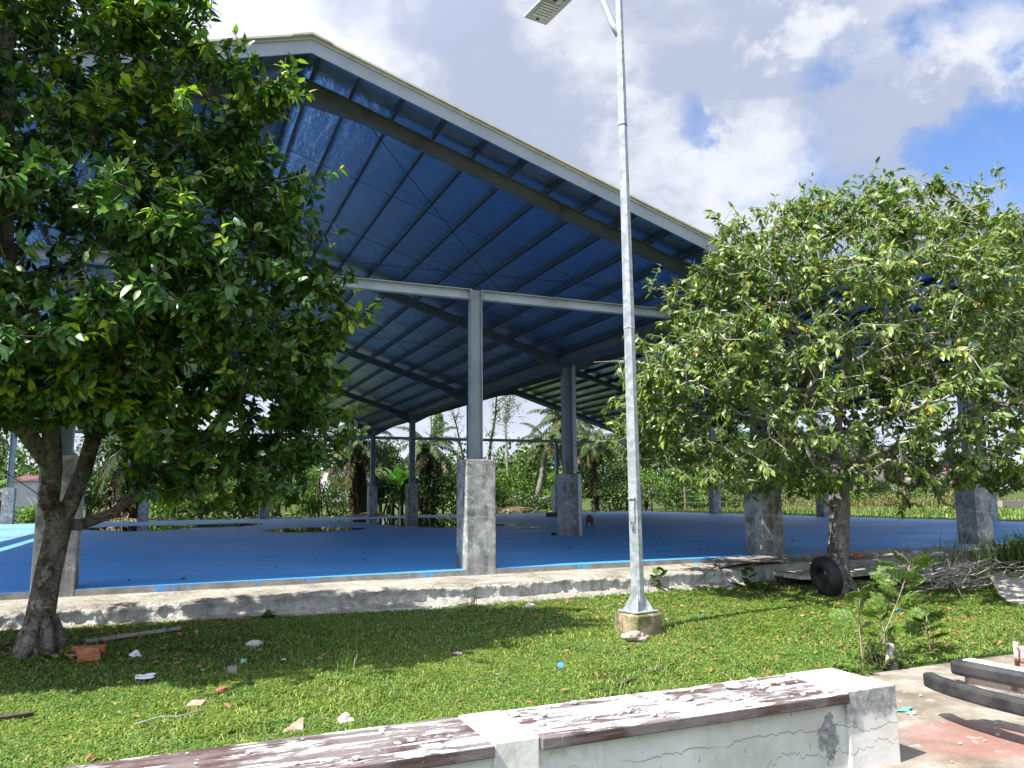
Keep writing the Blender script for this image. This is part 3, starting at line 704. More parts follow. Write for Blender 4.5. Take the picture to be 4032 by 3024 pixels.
# ------------------------------------------------------------------ the two trees on the lawn
def skeleton(limbs, tips, seg=.28, sag=.10, jit=.10, seed=1, maxlen=9):
    """limbs: list of polylines, first point of each (but the first) is joined to the nearest earlier node.
    returns nodes (pos), parent index, list of branch paths"""
    rng = np.random.default_rng(seed)
    pos = []; par = []; paths = []
    def resample(pl):
        out = [Vector(pl[0])]
        for a, b_ in zip(pl[:-1], pl[1:]):
            a = Vector(a); b_ = Vector(b_); k = max(1, int((b_-a).length/seg))
            for i in range(1, k+1): out.append(a+(b_-a)*i/k)
        return out
    for li, pl in enumerate(limbs):
        pts = resample(pl); path = []
        if li == 0: prev = -1
        else:
            dd = [(Vector(p)-pts[0]).length for p in pos]; prev = int(np.argmin(dd)); path = [prev]; pts = pts[1:]
        for p in pts:
            if li: p = p+Vector(rng.normal(size=3))*seg*.08
            pos.append(tuple(p)); par.append(prev); prev = len(pos)-1; path.append(prev)
        paths.append(path)
    root = Vector(limbs[0][-1]); order = sorted(range(len(tips)), key=lambda i: (Vector(tips[i])-root).length)
    cap = len(pos)+len(tips)*14; PA = np.zeros((cap, 3)); PA[:len(pos)] = pos; n = len(pos); dep = np.zeros(cap)
    pos = list(pos); tipnode = []
    n0 = len(resample(limbs[0]))*2//3
    rootd = np.zeros(cap)
    for i in range(n): rootd[i] = (Vector(pos[i])-root).length
    for ti in order:
        t = np.array(tips[ti]); dt = np.linalg.norm(t-np.array(root))
        dv = np.linalg.norm(PA[n0:n]-t, axis=1); cost = dv+np.where(rootd[n0:n] > dt-.02, 3.0, 0)+.18*np.abs(rootd[n0:n]-dt)*0
        j = n0+int(np.argmin(cost)); L = np.linalg.norm(PA[j]-t)
        k = int(min(9, max(1, round(L/seg)))); path = [j]; prev = j
        bend = rng.normal(size=3)*jit*L
        for q in range(1, k+1):
            u = q/k; p = PA[j]+(t-PA[j])*u + bend*math.sin(math.pi*u) + np.array([0, 0, sag*L*math.sin(math.pi*u)])
            PA[n] = p; rootd[n] = np.linalg.norm(p-np.array(root)); par.append(prev); prev = n; path.append(n); n += 1
        paths.append(path); tipnode.append((ti, prev, j))
    return PA[:n], par, paths, tipnode
def branch_mesh(name, PA, par, paths, tipnode, r_tip, power, r_root, trunk_r, mats, parent, split, sides=7, twig_mats=None, fix=None):
    cnt = np.zeros(len(PA))
    for _, t, _ in tipnode:
        i = t
        while i != -1: cnt[i] += 1; i = par[i]
    rad = r_tip*np.maximum(cnt, 1)**power; rad = np.minimum(rad, r_root)
    for i, v in enumerate(trunk_r): rad[i] = max(v, 0)
    for k, (a, b_) in (fix or {}).items():
        for q, i in enumerate(paths[k][1:]): rad[i] = a+(b_-a)*min(1, q/10)
    thick = MB(); thin = MB()
    for pi, path in enumerate(paths):
        pts = [PA[i] for i in path]
        if len(pts) < 2: continue
        rr = [float(rad[i]) for i in path]
        if pi: rr[0] = min(rr[0], rr[1]*1.25)
        big = max(rr) > split
        (thick if big else thin).tube(pts, rr, sides if big else 4, cap=False)
    o = thick.build(name, mats, parent, True)
    tw = thin.build('twigs', twig_mats or mats, parent, True) if thin.v else None
    return o, tw
def envelope(ells, n, seed, lo=.55, surf=.75):
    """tip points in a union of ellipsoids, most of them near the outside of the union"""
    rng = np.random.default_rng(seed); out = []
    vol = np.array([np.prod(r)**.7 for _, r in ells]); vol = vol/vol.sum()
    C = np.array([c for c, _ in ells]); Rr = np.array([r for _, r in ells])
    while len(out) < n:
        k = rng.choice(len(ells), p=vol); dv = rng.normal(size=3); dv /= np.linalg.norm(dv)
        lump = 1+.16*(vnoise(dv[0]*2.3+k*3, dv[1]*2.3+dv[2]*1.7)-.5)*2
        f = (rng.uniform(.86, 1.0) if rng.random() < surf else rng.uniform(lo, .9))*lump
        p = C[k]+Rr[k]*dv*f
        q = np.min(np.linalg.norm((p-C)/Rr, axis=1)/1.0)
        if q < (.80 if rng.random() < surf else .5): continue
        out.append(p)
    return np.array(out)
def clustered(ells, ncl, per, sig, nfill, seed):
    """twig tips gathered in clumps near the outside of the crown, with thinner filling inside"""
    rng = np.random.default_rng(seed+1); C = envelope(ells, ncl, seed, .7, .9); mid = np.mean([c for c, _ in ells], 0)
    k = rng.integers(int(per*.5), int(per*1.5), len(C)); idx = np.repeat(np.arange(len(C)), k); sg = sig*rng.uniform(.6, 1.35, len(C))
    P = C[idx]+rng.normal(size=(len(idx), 3))*sg[idx][:, None]*np.array([1, 1, .72]); top = (P[:, 2]-C[idx][:, 2])/sg[idx]
    F = envelope(ells, nfill, seed+5, .25, .2); return np.concatenate([P, F])
def rosettes(PA, par, tipnode, center, per, spread, droop, seed, L, Wd, upw=.8, young=.10, along=.4):
    """leaves round the last part of each twig"""
    rng = np.random.default_rng(seed); P = []; Dv = []; N = []; yg = []
    c = np.array(center)
    for ti, t, j in tipnode:
        e = PA[t]; s = PA[par[t]]; tw = (e-s)/max(1e-6, np.linalg.norm(e-s)); ln = min(along, np.linalg.norm(e-s)+.12)
        k = max(2, int(rng.normal(per, per*.25))); out = e-c; out = out/np.linalg.norm(out)
        isy = rng.random() < young*(1.6 if out[2] > .15 else .7)*2.2*float(np.clip((vnoise(e[0]*1.3+e[2]*.9, e[1]*1.3-e[2]*1.1, 1.0)-.36)*3, 0, 1.3))
        for q in range(k):
            f = rng.random()**.8; p = e-tw*ln*f+rng.normal(size=3)*.012
            a = rng.normal(size=3); a -= tw*a.dot(tw); a /= np.linalg.norm(a)
            dv = a*spread+tw*(.35+.5*(1-f))+np.array([0, 0, -droop*(.5+rng.random())])+out*.15
            nn = np.array([0, 0, upw])+out*.45+rng.normal(size=3)*.38
            P.append(p); Dv.append(dv); N.append(nn); yg.append(1 if (isy and f < .55 and rng.random() < .8) else 0)
    n = len(P); Ls = L*np.clip(rng.normal(.95, .22, n), .4, 1.4); yg = np.array(yg)
    Ls = np.where(yg == 1, Ls*.85, Ls)
    return np.array(P), np.array(Dv), np.array(N), Ls, Ls*Wd*rng.uniform(.85, 1.15, n), yg

# dense tree on the left
tl = thing('dense_tree', 'dense dark glossy tree on a forked blotched trunk at the lawn edge', 'tree', (.22, -2.7, -.36))
EL_L = [((-.1,-3.4,3.75), (3.05,1.5,2.1)), ((-.2,-3.4,5.25), (2.6,1.45,1.75)), ((-.5,-3.4,6.6), (1.75,1.2,1.3)), ((1.4,-3.3,2.95), (1.6,1.05,1.35)), ((1.95,-2.85,2.15), (1.15,.75,.9)), ((-2.3,-3.3,3.2), (2.0,1.4,1.5)), ((-1.7,-3.4,6.0), (1.6,1.2,1.5)), ((.2,-4.1,3.3), (1.7,.9,1.2)), ((.4,-3.0,2.4), (1.5,.8,.7)), ((1.75,-2.95,1.6), (.9,.55,.55))]
tipsL = clustered(EL_L, 420, 14, .22, 1800, 21)
tipsL = tipsL[~((tipsL[:, 2] < 1.95) & (tipsL[:, 0] < .95) & (tipsL[:, 0] > -.7)) & (tipsL[:, 2] > 1.05)]
limbsL = [[(.20,-2.72,-.45), (.215,-2.68,-.1), (.25,-2.6,.35), (.29,-2.5,.75), (.31,-2.45,.93)],
          [(.31,-2.45,.93), (.225,-2.46,1.16), (.20,-2.48,1.5), (.19,-2.55,2.0), (.05,-2.7,2.9), (-.3,-2.9,3.8), (-.3,-3.1,5.0), (-.4,-3.1,6.4)],
          [(.31,-2.45,.93), (.41,-2.42,1.12), (.50,-2.40,1.42), (.57,-2.45,1.9), (.85,-2.7,2.8), (1.1,-2.9,3.6), (1.2,-3.0,4.6)],
          [(.31,-2.45,.88), (.52,-2.36,.93), (.80,-2.30,1.03), (1.02,-2.26,1.24), (1.28,-2.24,1.44), (1.56,-2.24,1.68), (1.75,-2.3,1.95), (2.1,-2.4,2.5)],
          [(.09,-2.5,1.7), (-.5,-2.9,2.4), (-1.2,-3.2,3.0), (-2.0,-3.2,3.6)], [(.06,-2.6,2.2), (.3,-3.2,2.9), (.4,-3.9,3.4)],
          [(-.1,-2.7,2.9), (-.8,-2.8,3.8), (-1.4,-2.8,4.6)], [(.66,-2.45,1.95), (1.0,-2.2,2.6), (1.5,-2.2,3.2)], [(1.0,-2.26,1.22), (1.1,-2.0,1.6), (1.5,-1.9,1.85)], [(.1,-2.47,1.3), (-.25,-2.4,1.5), (-.6,-2.3,1.6)]]
PA, par, paths, tn = skeleton(limbsL, tipsL, .30, .05, .10, 5)
ntr = len(paths[0])
trr = list(np.interp(np.linspace(0, 1, ntr), [0, .12, .22, .45, .8, 1], [.215, .165, .14, .125, .122, .130]))
branch_mesh('trunk', PA, par, paths, tn, .0040, .385, .086, trr, ['bark'], tl, .02, 12, ['twig_brown'], {1: (.098, .06), 2: (.088, .055), 3: (.062, .030)})
# buttress roots and the scar on the trunk
for k, (a, ln) in enumerate(((-2.0,.26), (-1.0,.22), (.2,.24), (2.6,.24), (1.4,.18))):
    mb = MB(); mb.tube([(.24+.09*math.cos(a), -2.68+.09*math.sin(a), .02), (.235+.16*math.cos(a), -2.70+.16*math.sin(a), -.2), (.22+ln*math.cos(a), -2.7+ln*math.sin(a), -.40)], [.05, .075, .05], 8); mb.build('root', ['bark'], tl, True)
P, Dv, N, Ls, Ws, yg = rosettes(PA, par, tn, (-.1,-3.2,4.0), 17, 1.0, .42, 3, .122, .46, .85, .95, .42)
leaf_object('crown', P, Dv, N, Ls, Ws, ['leaf_dark', 'leaf_young'], tl, yg, True, .28, .22)

# looser tree on the right
tr = thing('fruit_tree', 'loose olive green tree with pale twigs and small orange fruit beside the tyre', 'tree', (10.85, -2.6, -.4))
EL_R = [((11.7,-2.4,2.7), (3.95,3.2,1.6)), ((11.8,-2.4,4.1), (3.45,2.9,1.55)), ((12.7,-2.4,5.4), (2.2,1.9,1.15)), ((10.5,-2.4,4.9), (1.5,1.5,.95)), ((14.5,-2.3,4.9), (1.6,1.6,1.35)), ((9.0,-2.4,2.3), (1.5,1.4,1.05)), ((14.6,-2.6,2.4), (2.2,2.0,1.35)), ((15.0,-2.4,3.6), (1.9,1.9,1.4))]
tipsR = clustered(EL_R, 460, 11, .23, 1900, 33)
tipsR = tipsR[~((tipsR[:, 0] > 14.9) & (tipsR[:, 2] > 5.5-.5*np.clip(tipsR[:, 0]-15.3, 0, 2)))]
tipsR = tipsR[tipsR[:, 2] > 1.02+.35*vnoise(tipsR[:, 0], tipsR[:, 1], 1.1)]
extra = np.array([(12.9,-2.4,6.85), (12.75,-2.5,6.6), (13.1,-2.5,6.65), (12.6,-2.4,6.3), (14.9,-2.4,6.35), (14.8,-2.4,6.1), (7.65,-2.5,4.35), (7.8,-2.4,4.2), (9.3,-2.5,5.75), (9.5,-2.4,5.6), (7.3,-2.5,3.5), (12.3,-2.9,.98), (12.5,-2.95,.9), (13.0,-2.9,1.0), (13.1,-3.0,.92), (10.4,-2.9,1.05), (11.9,-3.0,.75)])
tipsR = np.concatenate([tipsR, extra])
limbsR = [[(10.80,-2.62,-.48), (10.90,-2.6,-.1), (11.02,-2.57,.4), (11.10,-2.55,.95), (11.14,-2.52,1.45)],
          [(11.14,-2.52,1.45), (11.22,-2.5,2.1), (11.4,-2.5,2.9), (11.7,-2.4,4.0), (12.4,-2.4,5.2), (12.8,-2.4,6.2)],
          [(11.12,-2.52,1.40), (10.6,-2.5,1.9), (9.9,-2.5,2.4), (9.0,-2.5,2.9), (8.2,-2.5,3.5)], [(11.14,-2.52,1.50), (11.8,-2.45,1.70), (12.6,-2.4,1.95), (13.6,-2.4,2.4), (14.8,-2.4,3.0)],
          [(11.2,-2.5,1.9), (10.8,-3.0,2.6), (10.4,-3.6,3.1)], [(11.3,-2.5,2.5), (12.2,-2.0,3.3), (13.4,-1.9,4.3), (14.9,-2.2,5.5)], [(11.3,-2.5,2.5), (10.7,-2.3,3.4), (10.2,-2.3,4.5)], [(11.2,-2.5,2.0), (11.9,-3.2,2.6), (12.8,-3.9,3.1)], [(11.2,-2.5,2.1), (11.0,-1.6,2.8), (10.8,-.8,3.2)]]
PA, par, paths, tn = skeleton(limbsR, tipsR, .26, .03, .16, 8)
ntr = len(paths[0]); trr = list(np.interp(np.linspace(0, 1, ntr), [0, .15, .3, .6, 1], [.26, .20, .168, .155, .16]))
branch_mesh('trunk', PA, par, paths, tn, .0045, .37, .09, trr, ['bark_grey'], tr, .022, 12, ['twig'])
for k, (a, ln) in enumerate(((-2.2,.34), (-1.1,.36), (.1,.30), (2.4,.3))):
    mb = MB(); mb.tube([(10.93+.07*math.cos(a), -2.6+.07*math.sin(a), .08), (10.90+.15*math.cos(a), -2.6+.15*math.sin(a), -.16), (10.86+ln*math.cos(a), -2.62+ln*math.sin(a), -.44)], [.05, .075, .05], 8); mb.build('root', ['bark_grey'], tr, True)
rngk = np.random.default_rng(4); bare = [t for t in tn if rngk.random() > .12]
P, Dv, N, Ls, Ws, yg = rosettes(PA, par, bare, (11.8,-2.4,3.4), 13, .8, .62, 13, .122, .40, .6, .07, .34)
leaf_object('crown', P, Dv, N, Ls, Ws, ['leaf_olive', 'leaf_olive_young'], tr, yg, True, .30, .22)
sel = [t for t in tn]; rngk.shuffle(sel)
nf = 0
for ti, t, j in sel:
    if nf >= 70: break
    p = PA[t]
    if p[1] > -2.6: continue
    mb = MB()
    for q in range(int(rngk.integers(1, 4))):
        c = p+rngk.normal(size=3)*.022-np.array([0, 0, .02]); mb.rock(c, (.017, .017, .019), q+nf, 1, .05)
    mb.build('fruit', ['fruit'], tr, True); nf += 1
# ------------------------------------------------------------------ lawn
def on_lawn(P):
    x, y = P[:, 0], P[:, 1]
    ok = ~((x > 5.36) & (y < -6.72)) & ~((y < -7.93) & (x < 5.4)) & (y < np.where(x < 10.3, -1.16, -.58)-.05*vnoise(x, y*0, 3))
    ok &= ~((np.abs(x-6.38) < .24) & (np.abs(y+4.02) < .24)) & ~(np.hypot(x-.23, y+2.7) < .22) & ~(np.hypot(x-10.87, y+2.6) < .22)
    return ok
def scatter(n, x0, x1, y0, y1, margin=.12):
    P = np.stack([RNG.uniform(x0, x1, n), RNG.uniform(y0, y1, n), np.zeros(n)], 1); P[:, 2] = gz(P[:, 0], P[:, 1])
    return P[in_view(P, margin)]
P = np.concatenate([scatter(330000, -3, 13, -8, -1), scatter(60000, 13, 20, -6.5, -.5), scatter(130000, -.5, 7, -8, -4.4)])
P = P[on_lawn(P)]
bare = vnoise(P[:, 0], P[:, 1], 1.3)*.6+vnoise(P[:, 0], P[:, 1], 4.1)*.4
nearL = np.exp(-((P[:, 0]-.6)**2+(P[:, 1]+2.3)**2)/1.1); nearR = np.exp(-((P[:, 0]-10.9)**2/2.2+(P[:, 1]+2.2)**2/.8)); mid = np.exp(-((P[:, 0]-4.6)**2+(P[:, 1]+6.5)**2)/.5)
P = P[RNG.random(len(P)) < np.clip(1.30-1.0*np.clip((bare-.50)*4, 0, 1)-.8*nearL-.75*nearR-.45*mid, .10, 1)]
tall = vnoise(P[:, 0]+9, P[:, 1], .8)
Hh = RNG.uniform(.018, .044, len(P))*(.7+.6*tall); 
g = blades('grass', P, Hh*1.15, RNG.uniform(.006, .011, len(P)), RNG.uniform(.7, 2.3, len(P)), ['grass'])
tag(g, 'short green carpet grass on the lawn', 'grass', kind='stuff')
# strips of grass along the far sides of the floor
P = np.concatenate([scatter(9000, 30.7, 34, -1, 33), scatter(9000, -9, 31, 33.8, 36), scatter(6000, 34, 60, 6, 40), scatter(3000, -14, -6.6, 8, 36)])
g = blades('grass_strip', P, RNG.uniform(.12, .34, len(P)), RNG.uniform(.03, .06, len(P)), RNG.uniform(.4, 1.4, len(P)), ['grass'])
tag(g, 'brighter grass strip along the far edges of the blue floor', 'grass', kind='stuff')
# fallen leaves on the lawn
P = np.concatenate([scatter(550, -1, 12, -7.7, -1.2), scatter(2600, 5.5, 14, -6.5, -1.3), scatter(900, -.5, 2.5, -3.6, -1.3)])
P = P[on_lawn(P)]; n = len(P); keep = RNG.random(n) < np.where(P[:, 0] > 5.5, .60, .40); P = P[keep]; n = len(P); P[:, 2] += RNG.uniform(.012, .035, n)
Dv = RNG.normal(size=(n, 3)); Dv[:, 2] *= .25; N = RNG.normal(size=(n, 3))*.3+np.array([0, 0, 1])
o = leaf_object('fallen_leaves', P, Dv, N, RNG.uniform(.04, .085, n), RNG.uniform(.02, .042, n), ['litter'], None, None, True, .2, .5)
tag(o, 'brown and pinkish fallen leaves strewn on the grass', 'leaves', kind='stuff')
# broad-leaved creeping weeds in the turf
P = np.concatenate([scatter(5200, 7, 15, -6.6, -3.2), scatter(900, -.4, 1.6, -3.5, -1.5), scatter(1500, 7, 10.3, -1.9, -1.2)]); P = P[on_lawn(P)]; n = len(P); P[:, 2] += RNG.uniform(.0, .06, n)
keep = vnoise(P[:, 0], P[:, 1], 1.1) > .45; P = P[keep]; n = len(P)
Dv = RNG.normal(size=(n, 3)); Dv[:, 2] = .15; N = RNG.normal(size=(n, 3))*.3+np.array([0, 0, 1])
tag(leaf_object('ground_cover', P, Dv, N, RNG.uniform(.03, .07, n), RNG.uniform(.018, .035, n), ['bush_bright', 'bush_mid'], None, (RNG.random(n) < .5).astype(int)), 'small round weed leaves mixed into the turf', 'weeds', kind='stuff')

# ------------------------------------------------------------------ street lamp
PX, PY = 6.36, -4.03
lamp = thing('street_lamp', 'tall galvanised octagonal street lamp bolted on a mossy concrete block', 'street lamp', (PX, PY, -.4))
mb = MB(); mb.rbox((PX+.02, PY+.01, -.36), (.395, .395, .36), R(10)); mb.build('footing', ['footing'], lamp, bevel=.02)
ZB = -.18
mb = MB(); mb.rbox((PX+.03, PY+.02, ZB+.02), (.34, .34, .018), R(10)); mb.build('base_plate', ['galv'], lamp, bevel=.002)
BX, BY = PX+.03, PY+.02
def octo(z0, z1, r0, r1, rot=R(22.5+10)):
    mb = MB(); vs = []
    for z, r in ((z0, r0), (z1, r1)):
        for k in range(8): a = rot+k*math.pi/4; vs.append((BX+r*math.cos(a), BY+r*math.sin(a), z))
    return mb.add(vs, [(k, (k+1) % 8, 8+(k+1) % 8, 8+k) for k in range(8)]+[tuple(range(7, -1, -1)), tuple(range(8, 16))])
octo(ZB+.029, 3.25, .082, .0675).build('pole', ['galv'], lamp)
octo(3.17, 5.85, .0715, .0555).build('pole', ['galv'], lamp)
octo(5.78, 6.62, .059, .053).build('pole', ['galv'], lamp)
octo(6.60, 8.35, .051, .040).build('pole', ['galv'], lamp)
for z, r in ((3.17, .074), (5.785, .0605)):
    octo(z-.006, z+.004, r, r).build('collar', ['rust_white' if z < 4 else 'dark_plastic'], lamp)
for k in range(4):
    a = R(10+45+90*k); dx, dy = math.cos(a), math.sin(a); mb = MB(); pd = Vector((-dy, dx, 0))*.006
    c = Vector((BX, BY, 0)); p0 = c+Vector((dx, dy, 0))*.078; p1 = c+Vector((dx, dy, 0))*.165
    mb.prism([p0+Vector((0,0,ZB+.03)), p1+Vector((0,0,ZB+.03)), p1+Vector((0,0,ZB+.05)), p0+Vector((0,0,ZB+.20))], -pd, pd); mb.build('gusset', ['galv'], lamp)
for k in range(4):
    a = R(10+90*k); mb = MB(); x, y = BX+.135*math.cos(a), BY+.135*math.sin(a)
    mb.tube([(x, y, ZB+.029), (x, y, ZB+.045)], .017, 6); mb.tube([(x, y, ZB+.045), (x, y, ZB+.075)], .009, 6); mb.build('anchor_bolt', ['galv'], lamp)
# service hatch with hasp and padlock on the left side of the pole
ha = R(180+32); hx, hy = math.cos(ha), math.sin(ha)
mb = MB(); mb.rbox((BX+.078*hx, BY+.078*hy, .98), (.014, .062, .26), ha); hd = mb.build('hatch', ['galv'], lamp, bevel=.002)
mb = MB(); mb.rbox((BX+.083*hx, BY+.083*hy, 1.125), (.035, .085, .022), ha); mb.build('hatch_rim', ['galv'], hd, bevel=.003)
mb = MB(); mb.rbox((BX+.098*hx, BY+.098*hy, .80), (.022, .03, .05), ha); mb.tube([(BX+.098*hx-.012*hy, BY+.098*hy+.012*hx, .82), (BX+.10*hx-.012*hy, BY+.10*hy+.012*hx, .85), (BX+.10*hx, BY+.10*hy, .865), (BX+.10*hx+.012*hy, BY+.10*hy-.012*hx, .85), (BX+.098*hx+.012*hy, BY+.098*hy-.012*hx, .82)], .005, 6); mb.build('padlock', ['bolt'], hd)
# curved arm and flat lamp head reaching over towards the hall
mb = MB(); mb.tube([(BX, BY, 6.98), (BX-.05, BY+.09, 7.22), (BX-.10, BY+.22, 7.60), (BX-.15, BY+.42, 7.95), (BX-.19, BY+.66, 8.18), (BX-.22, BY+.86, 8.27)], [.045, .042, .040, .037, .034, .032], 10); mb.build('arm', ['galv'], lamp, True)
hc = Vector((6.17, -2.62, 8.30)); ang = R(7)
def hp(u, v, wz): return Vector((hc.x+u*math.cos(ang)-v*math.sin(ang), hc.y+u*math.sin(ang)+v*math.cos(ang), hc.z+wz))
def hbox(m_, u0, u1, v0, v1, z0, z1): return m_.add([hp(u, v, z) for z in (z0, z1) for u, v in ((u0, v0), (u1, v0), (u1, v1), (u0, v1))], [(0,3,2,1),(4,5,6,7),(0,1,5,4),(1,2,6,5),(2,3,7,6),(3,0,4,7)])
hh = hbox(MB(), -.20, .20, -.62, .54, 0, .045).build('lamp_head', ['lamp_grey'], lamp, bevel=.008)
for k in range(6):
    hbox(MB(), -.135, .135, .05+k*.062, .083+k*.062, -.010, .001).build('light_strip', ['lens'], hh, bevel=.004)
hbox(MB(), -.025, .025, .455, .485, -.014, .001).build('sensor', ['dark_plastic'], hh, bevel=.004)
mb = MB(); mb.tube([hp(0, -.55, -.035), hp(0, -.05, -.035)], .036, 10); mb.build('mount_sleeve', ['galv'], hh, True)
mb = MB(); hbox(mb, -.075, -.03, -.30, -.06, -.05, 0); mb.tube([hp(.05, -.3, -.01), hp(.07, -.2, -.05), (hp(.06, -.08, -.02))], .006, 6); mb.build('cable_box', ['dark_plastic'], hh)

# ------------------------------------------------------------------ masonry bench wall in the foreground
bw = thing('bench_wall', 'low white masonry wall bench topped with splashed dark timber seats', 'bench', (3, -8.2, -.4))
F, Bk = -8.435, -7.95
mb = MB(); mb.box(-2.5, 5.345, F+.015, Bk, -.7, -.012); mb.build('wall', ['wall'], bw, bevel=.006)
for x0, x1 in ((2.80, 3.035), (4.965, 5.352)):
    mb = MB(); mb.box(x0, x1, F-.006, Bk+.006, -.55, .052); mb.build('pillar', ['wall'], bw, bevel=.010)
for x0, x1 in ((-2.5, 2.797), (3.038, 4.962)):
    mb = MB(); mb.box(x0, x1, F-.030, Bk+.012, -.010, .045); mb.build('seat', ['seat'], bw, bevel=.006)
n = 90; mb = MB(); rr = random.Random(5)
for k in range(n):
    x = rr.uniform(3.05, 5.0) if k % 5 else rr.uniform(1.5, 2.9); s = rr.choice([.004, .006, .008, .012, .018]); y = rr.uniform(F+.02, Bk-.03)
    mb.rock((x, y, .048+s*.4), (s*1.4, s, s*.7), k, 1, .35)
tag(mb.build('plaster_crumbs', ['plaster']), 'white plaster crumbs scattered over the right timber seat', 'crumbs', kind='stuff')
for k, (x, y, s, lab) in enumerate(((4.45, -8.10, .032, 'largest pointed white plaster lump on the bench seat'), (4.05, -8.20, .026, 'flat white plaster lump in the middle of the bench seat'), (4.30, -8.30, .022, 'rounded plaster lump near the front of the bench seat'), (4.62, -8.08, .02, 'small plaster lump towards the bench end'))):
    mb = MB(); mb.rock((x, y, .045+s*.45), (s*1.5, s, s*.7), 40+k, 2, .45); tag(mb.build('plaster_lump', ['plaster']), lab, 'plaster', 'plaster lumps on the bench')
mb = MB(); mb.rock((4.72, -8.12, .052), (.018, .010, .006), 3, 1, .4); tag(mb.build('red_scrap', ['red_leaf']), 'tiny red scrap on the splashed seat', 'scrap')

# ------------------------------------------------------------------ rusty bumper at the right edge
bp = thing('metal_bumper', 'rusty white metal bumper with two dark rubber-padded bars over the paving', 'bumper', (6.4, -8.4, -.385))
def bar(name, pts, w, h, mat, bev):
    mb = MB(); vs = []; n = len(pts)
    for i, p in enumerate(pts):
        t = Vector(pts[min(i+1, n-1)])-Vector(pts[max(i-1, 0)]); sdv = Vector((t.y, -t.x, 0)).normalized()
        for a, z in ((-1,-1),(1,-1),(1,1),(-1,1)): vs.append(Vector(p)+sdv*a*w/2+Vector((0,0,z*h/2)))
    fs = [(3,2,1,0), tuple((n-1)*4+k for k in range(4))]
    for i in range(n-1):
        for k in range(4): k2 = (k+1) % 4; fs.append((i*4+k, i*4+k2, (i+1)*4+k2, (i+1)*4+k))
    return mb.add(vs, fs).build(name, [mat], bp, bevel=bev)
ub = bar('upper_bar', [(6.28,-8.10,.005), (6.30,-8.25,.004), (6.36,-8.6,.0), (6.44,-9.2,-.005), (6.5,-9.9,-.01)], .10, .10, 'rubber', .026)
bar('upper_plate', [(6.335,-8.16,.052), (6.37,-8.5,.05), (6.47,-9.2,.045), (6.53,-9.9,.04)], .09, .016, 'white_paint', .003)
bar('lower_bar', [(6.30,-7.88,-.125), (6.245,-8.0,-.125), (6.21,-8.15,-.127), (6.19,-8.40,-.13), (6.20,-8.7,-.132), (6.25,-9.3,-.135), (6.3,-9.9,-.14)], .085, .10, 'rubber', .022)
bar('rust_plate', [(6.36,-8.13,-.065), (6.42,-8.5,-.072), (6.50,-9.2,-.078), (6.56,-9.9,-.08)], .05, .07, 'rust_white', .004)
bar('lower_strip', [(6.30,-8.06,-.098), (6.23,-8.35,-.103), (6.22,-8.7,-.107), (6.27,-9.3,-.11)], .10, .012, 'rust_white', .002)
mb = MB(); mb.box(7.05, 7.50, -8.06, -8.00, -.06, .05); mb.build('bracket_plate', ['rust_white'], bp, bevel=.012)
mb = MB(); mb.tube([(7.03, -8.03, -.08), (7.03, -8.03, .09)], .016, 8); mb.build('hinge_pin', ['rust_white'], bp, True)
bar('frame_beam', [(7.2,-8.03,-.02), (6.9,-8.5,-.03), (6.62,-9.0,-.03), (6.5,-9.9,-.04)], .08, .10, 'rust_white', .004)
for px_, py_ in ((6.55, -9.7), (7.3, -8.1)):
    mb = MB(); mb.box(px_-.03, px_+.03, py_-.03, py_+.03, -.39, -.04); mb.build('leg', ['rust_white'], bp, bevel=.004)

# ------------------------------------------------------------------ tyre leaning on the right tree
def torus_tyre(name, label, c, R0, r_w, r_h, tilt, rz):
    mb = MB(); n, k = 40, 16; vs = []; prof = []
    for q in range(k):
        a = 2*math.pi*q/k; ca, sa = math.cos(a), math.sin(a)
        prof.append((math.copysign(abs(ca)**.6, ca)*r_h, math.copysign(abs(sa)**.55, sa)*r_w))
    Rm = Matrix.Rotation(rz, 3, 'Z') @ Matrix.Rotation(tilt, 3, 'X')
    for i in range(n):
        t = 2*math.pi*i/n; tr_ = .012 if i % 2 else 0
        for h, wv_ in prof:
            rad = R0+h-(tr_ if h > r_h*.8 else 0); v = Rm @ Vector((rad*math.cos(t), wv_, rad*math.sin(t))); vs.append(Vector(c)+v)
    fs = [(i*k+q, i*k+(q+1) % k, ((i+1) % n)*k+(q+1) % k, ((i+1) % n)*k+q) for i in range(n) for q in range(k)]
    o = mb.add(vs, fs).build(name, ['tyre'], None, True); return tag(o, label, 'tyre')
torus_tyre('old_tyre', 'worn black tyre leaning against the right tree trunk', (10.50, -2.78, -.09), .225, .10, .085, R(-10), R(78))

# ------------------------------------------------------------------ bricks, stones and litter on the lawn
def brick(c, rz, label, size=(.20,.10,.055), ry=0, rx=0):
    mb = MB(); mb.rbox(c, size, rz, rx, ry); tag(mb.build('brick', ['brick'], bevel=.004), label, 'brick', 'loose orange bricks')
brick((.565,-2.80,-.318), R(5), 'orange brick at the back left of the small heap by the left tree', (.17,.10,.075))
brick((.74,-2.83,-.322), R(-8), 'orange brick at the back right of the small heap by the left tree', (.20,.10,.075))
brick((.70,-3.00,-.305), R(-4), 'middle orange brick lying on top of the small heap by the left tree', (.20,.10,.07), ry=R(3))
brick((.72,-3.16,-.338), R(4), 'front orange brick lowest in the small heap by the left tree', (.20,.09,.055))
brick((-.36,-4.75,-.345), R(70), 'lone orange brick in the grass left of the white tissues')
brick((13.70,-.40,-.058), R(15), 'single bright orange brick on the ledge behind the right tree', (.20,.10,.07))
def rockthing(name, c, s, mat, label, cat, seed, rough=.3):
    mb = MB(); mb.rock((c[0], c[1], float(gz(c[0], c[1]))+s[2]*.6), s, seed, 2, rough); tag(mb.build(name, [mat], None, False, .003), label, cat)
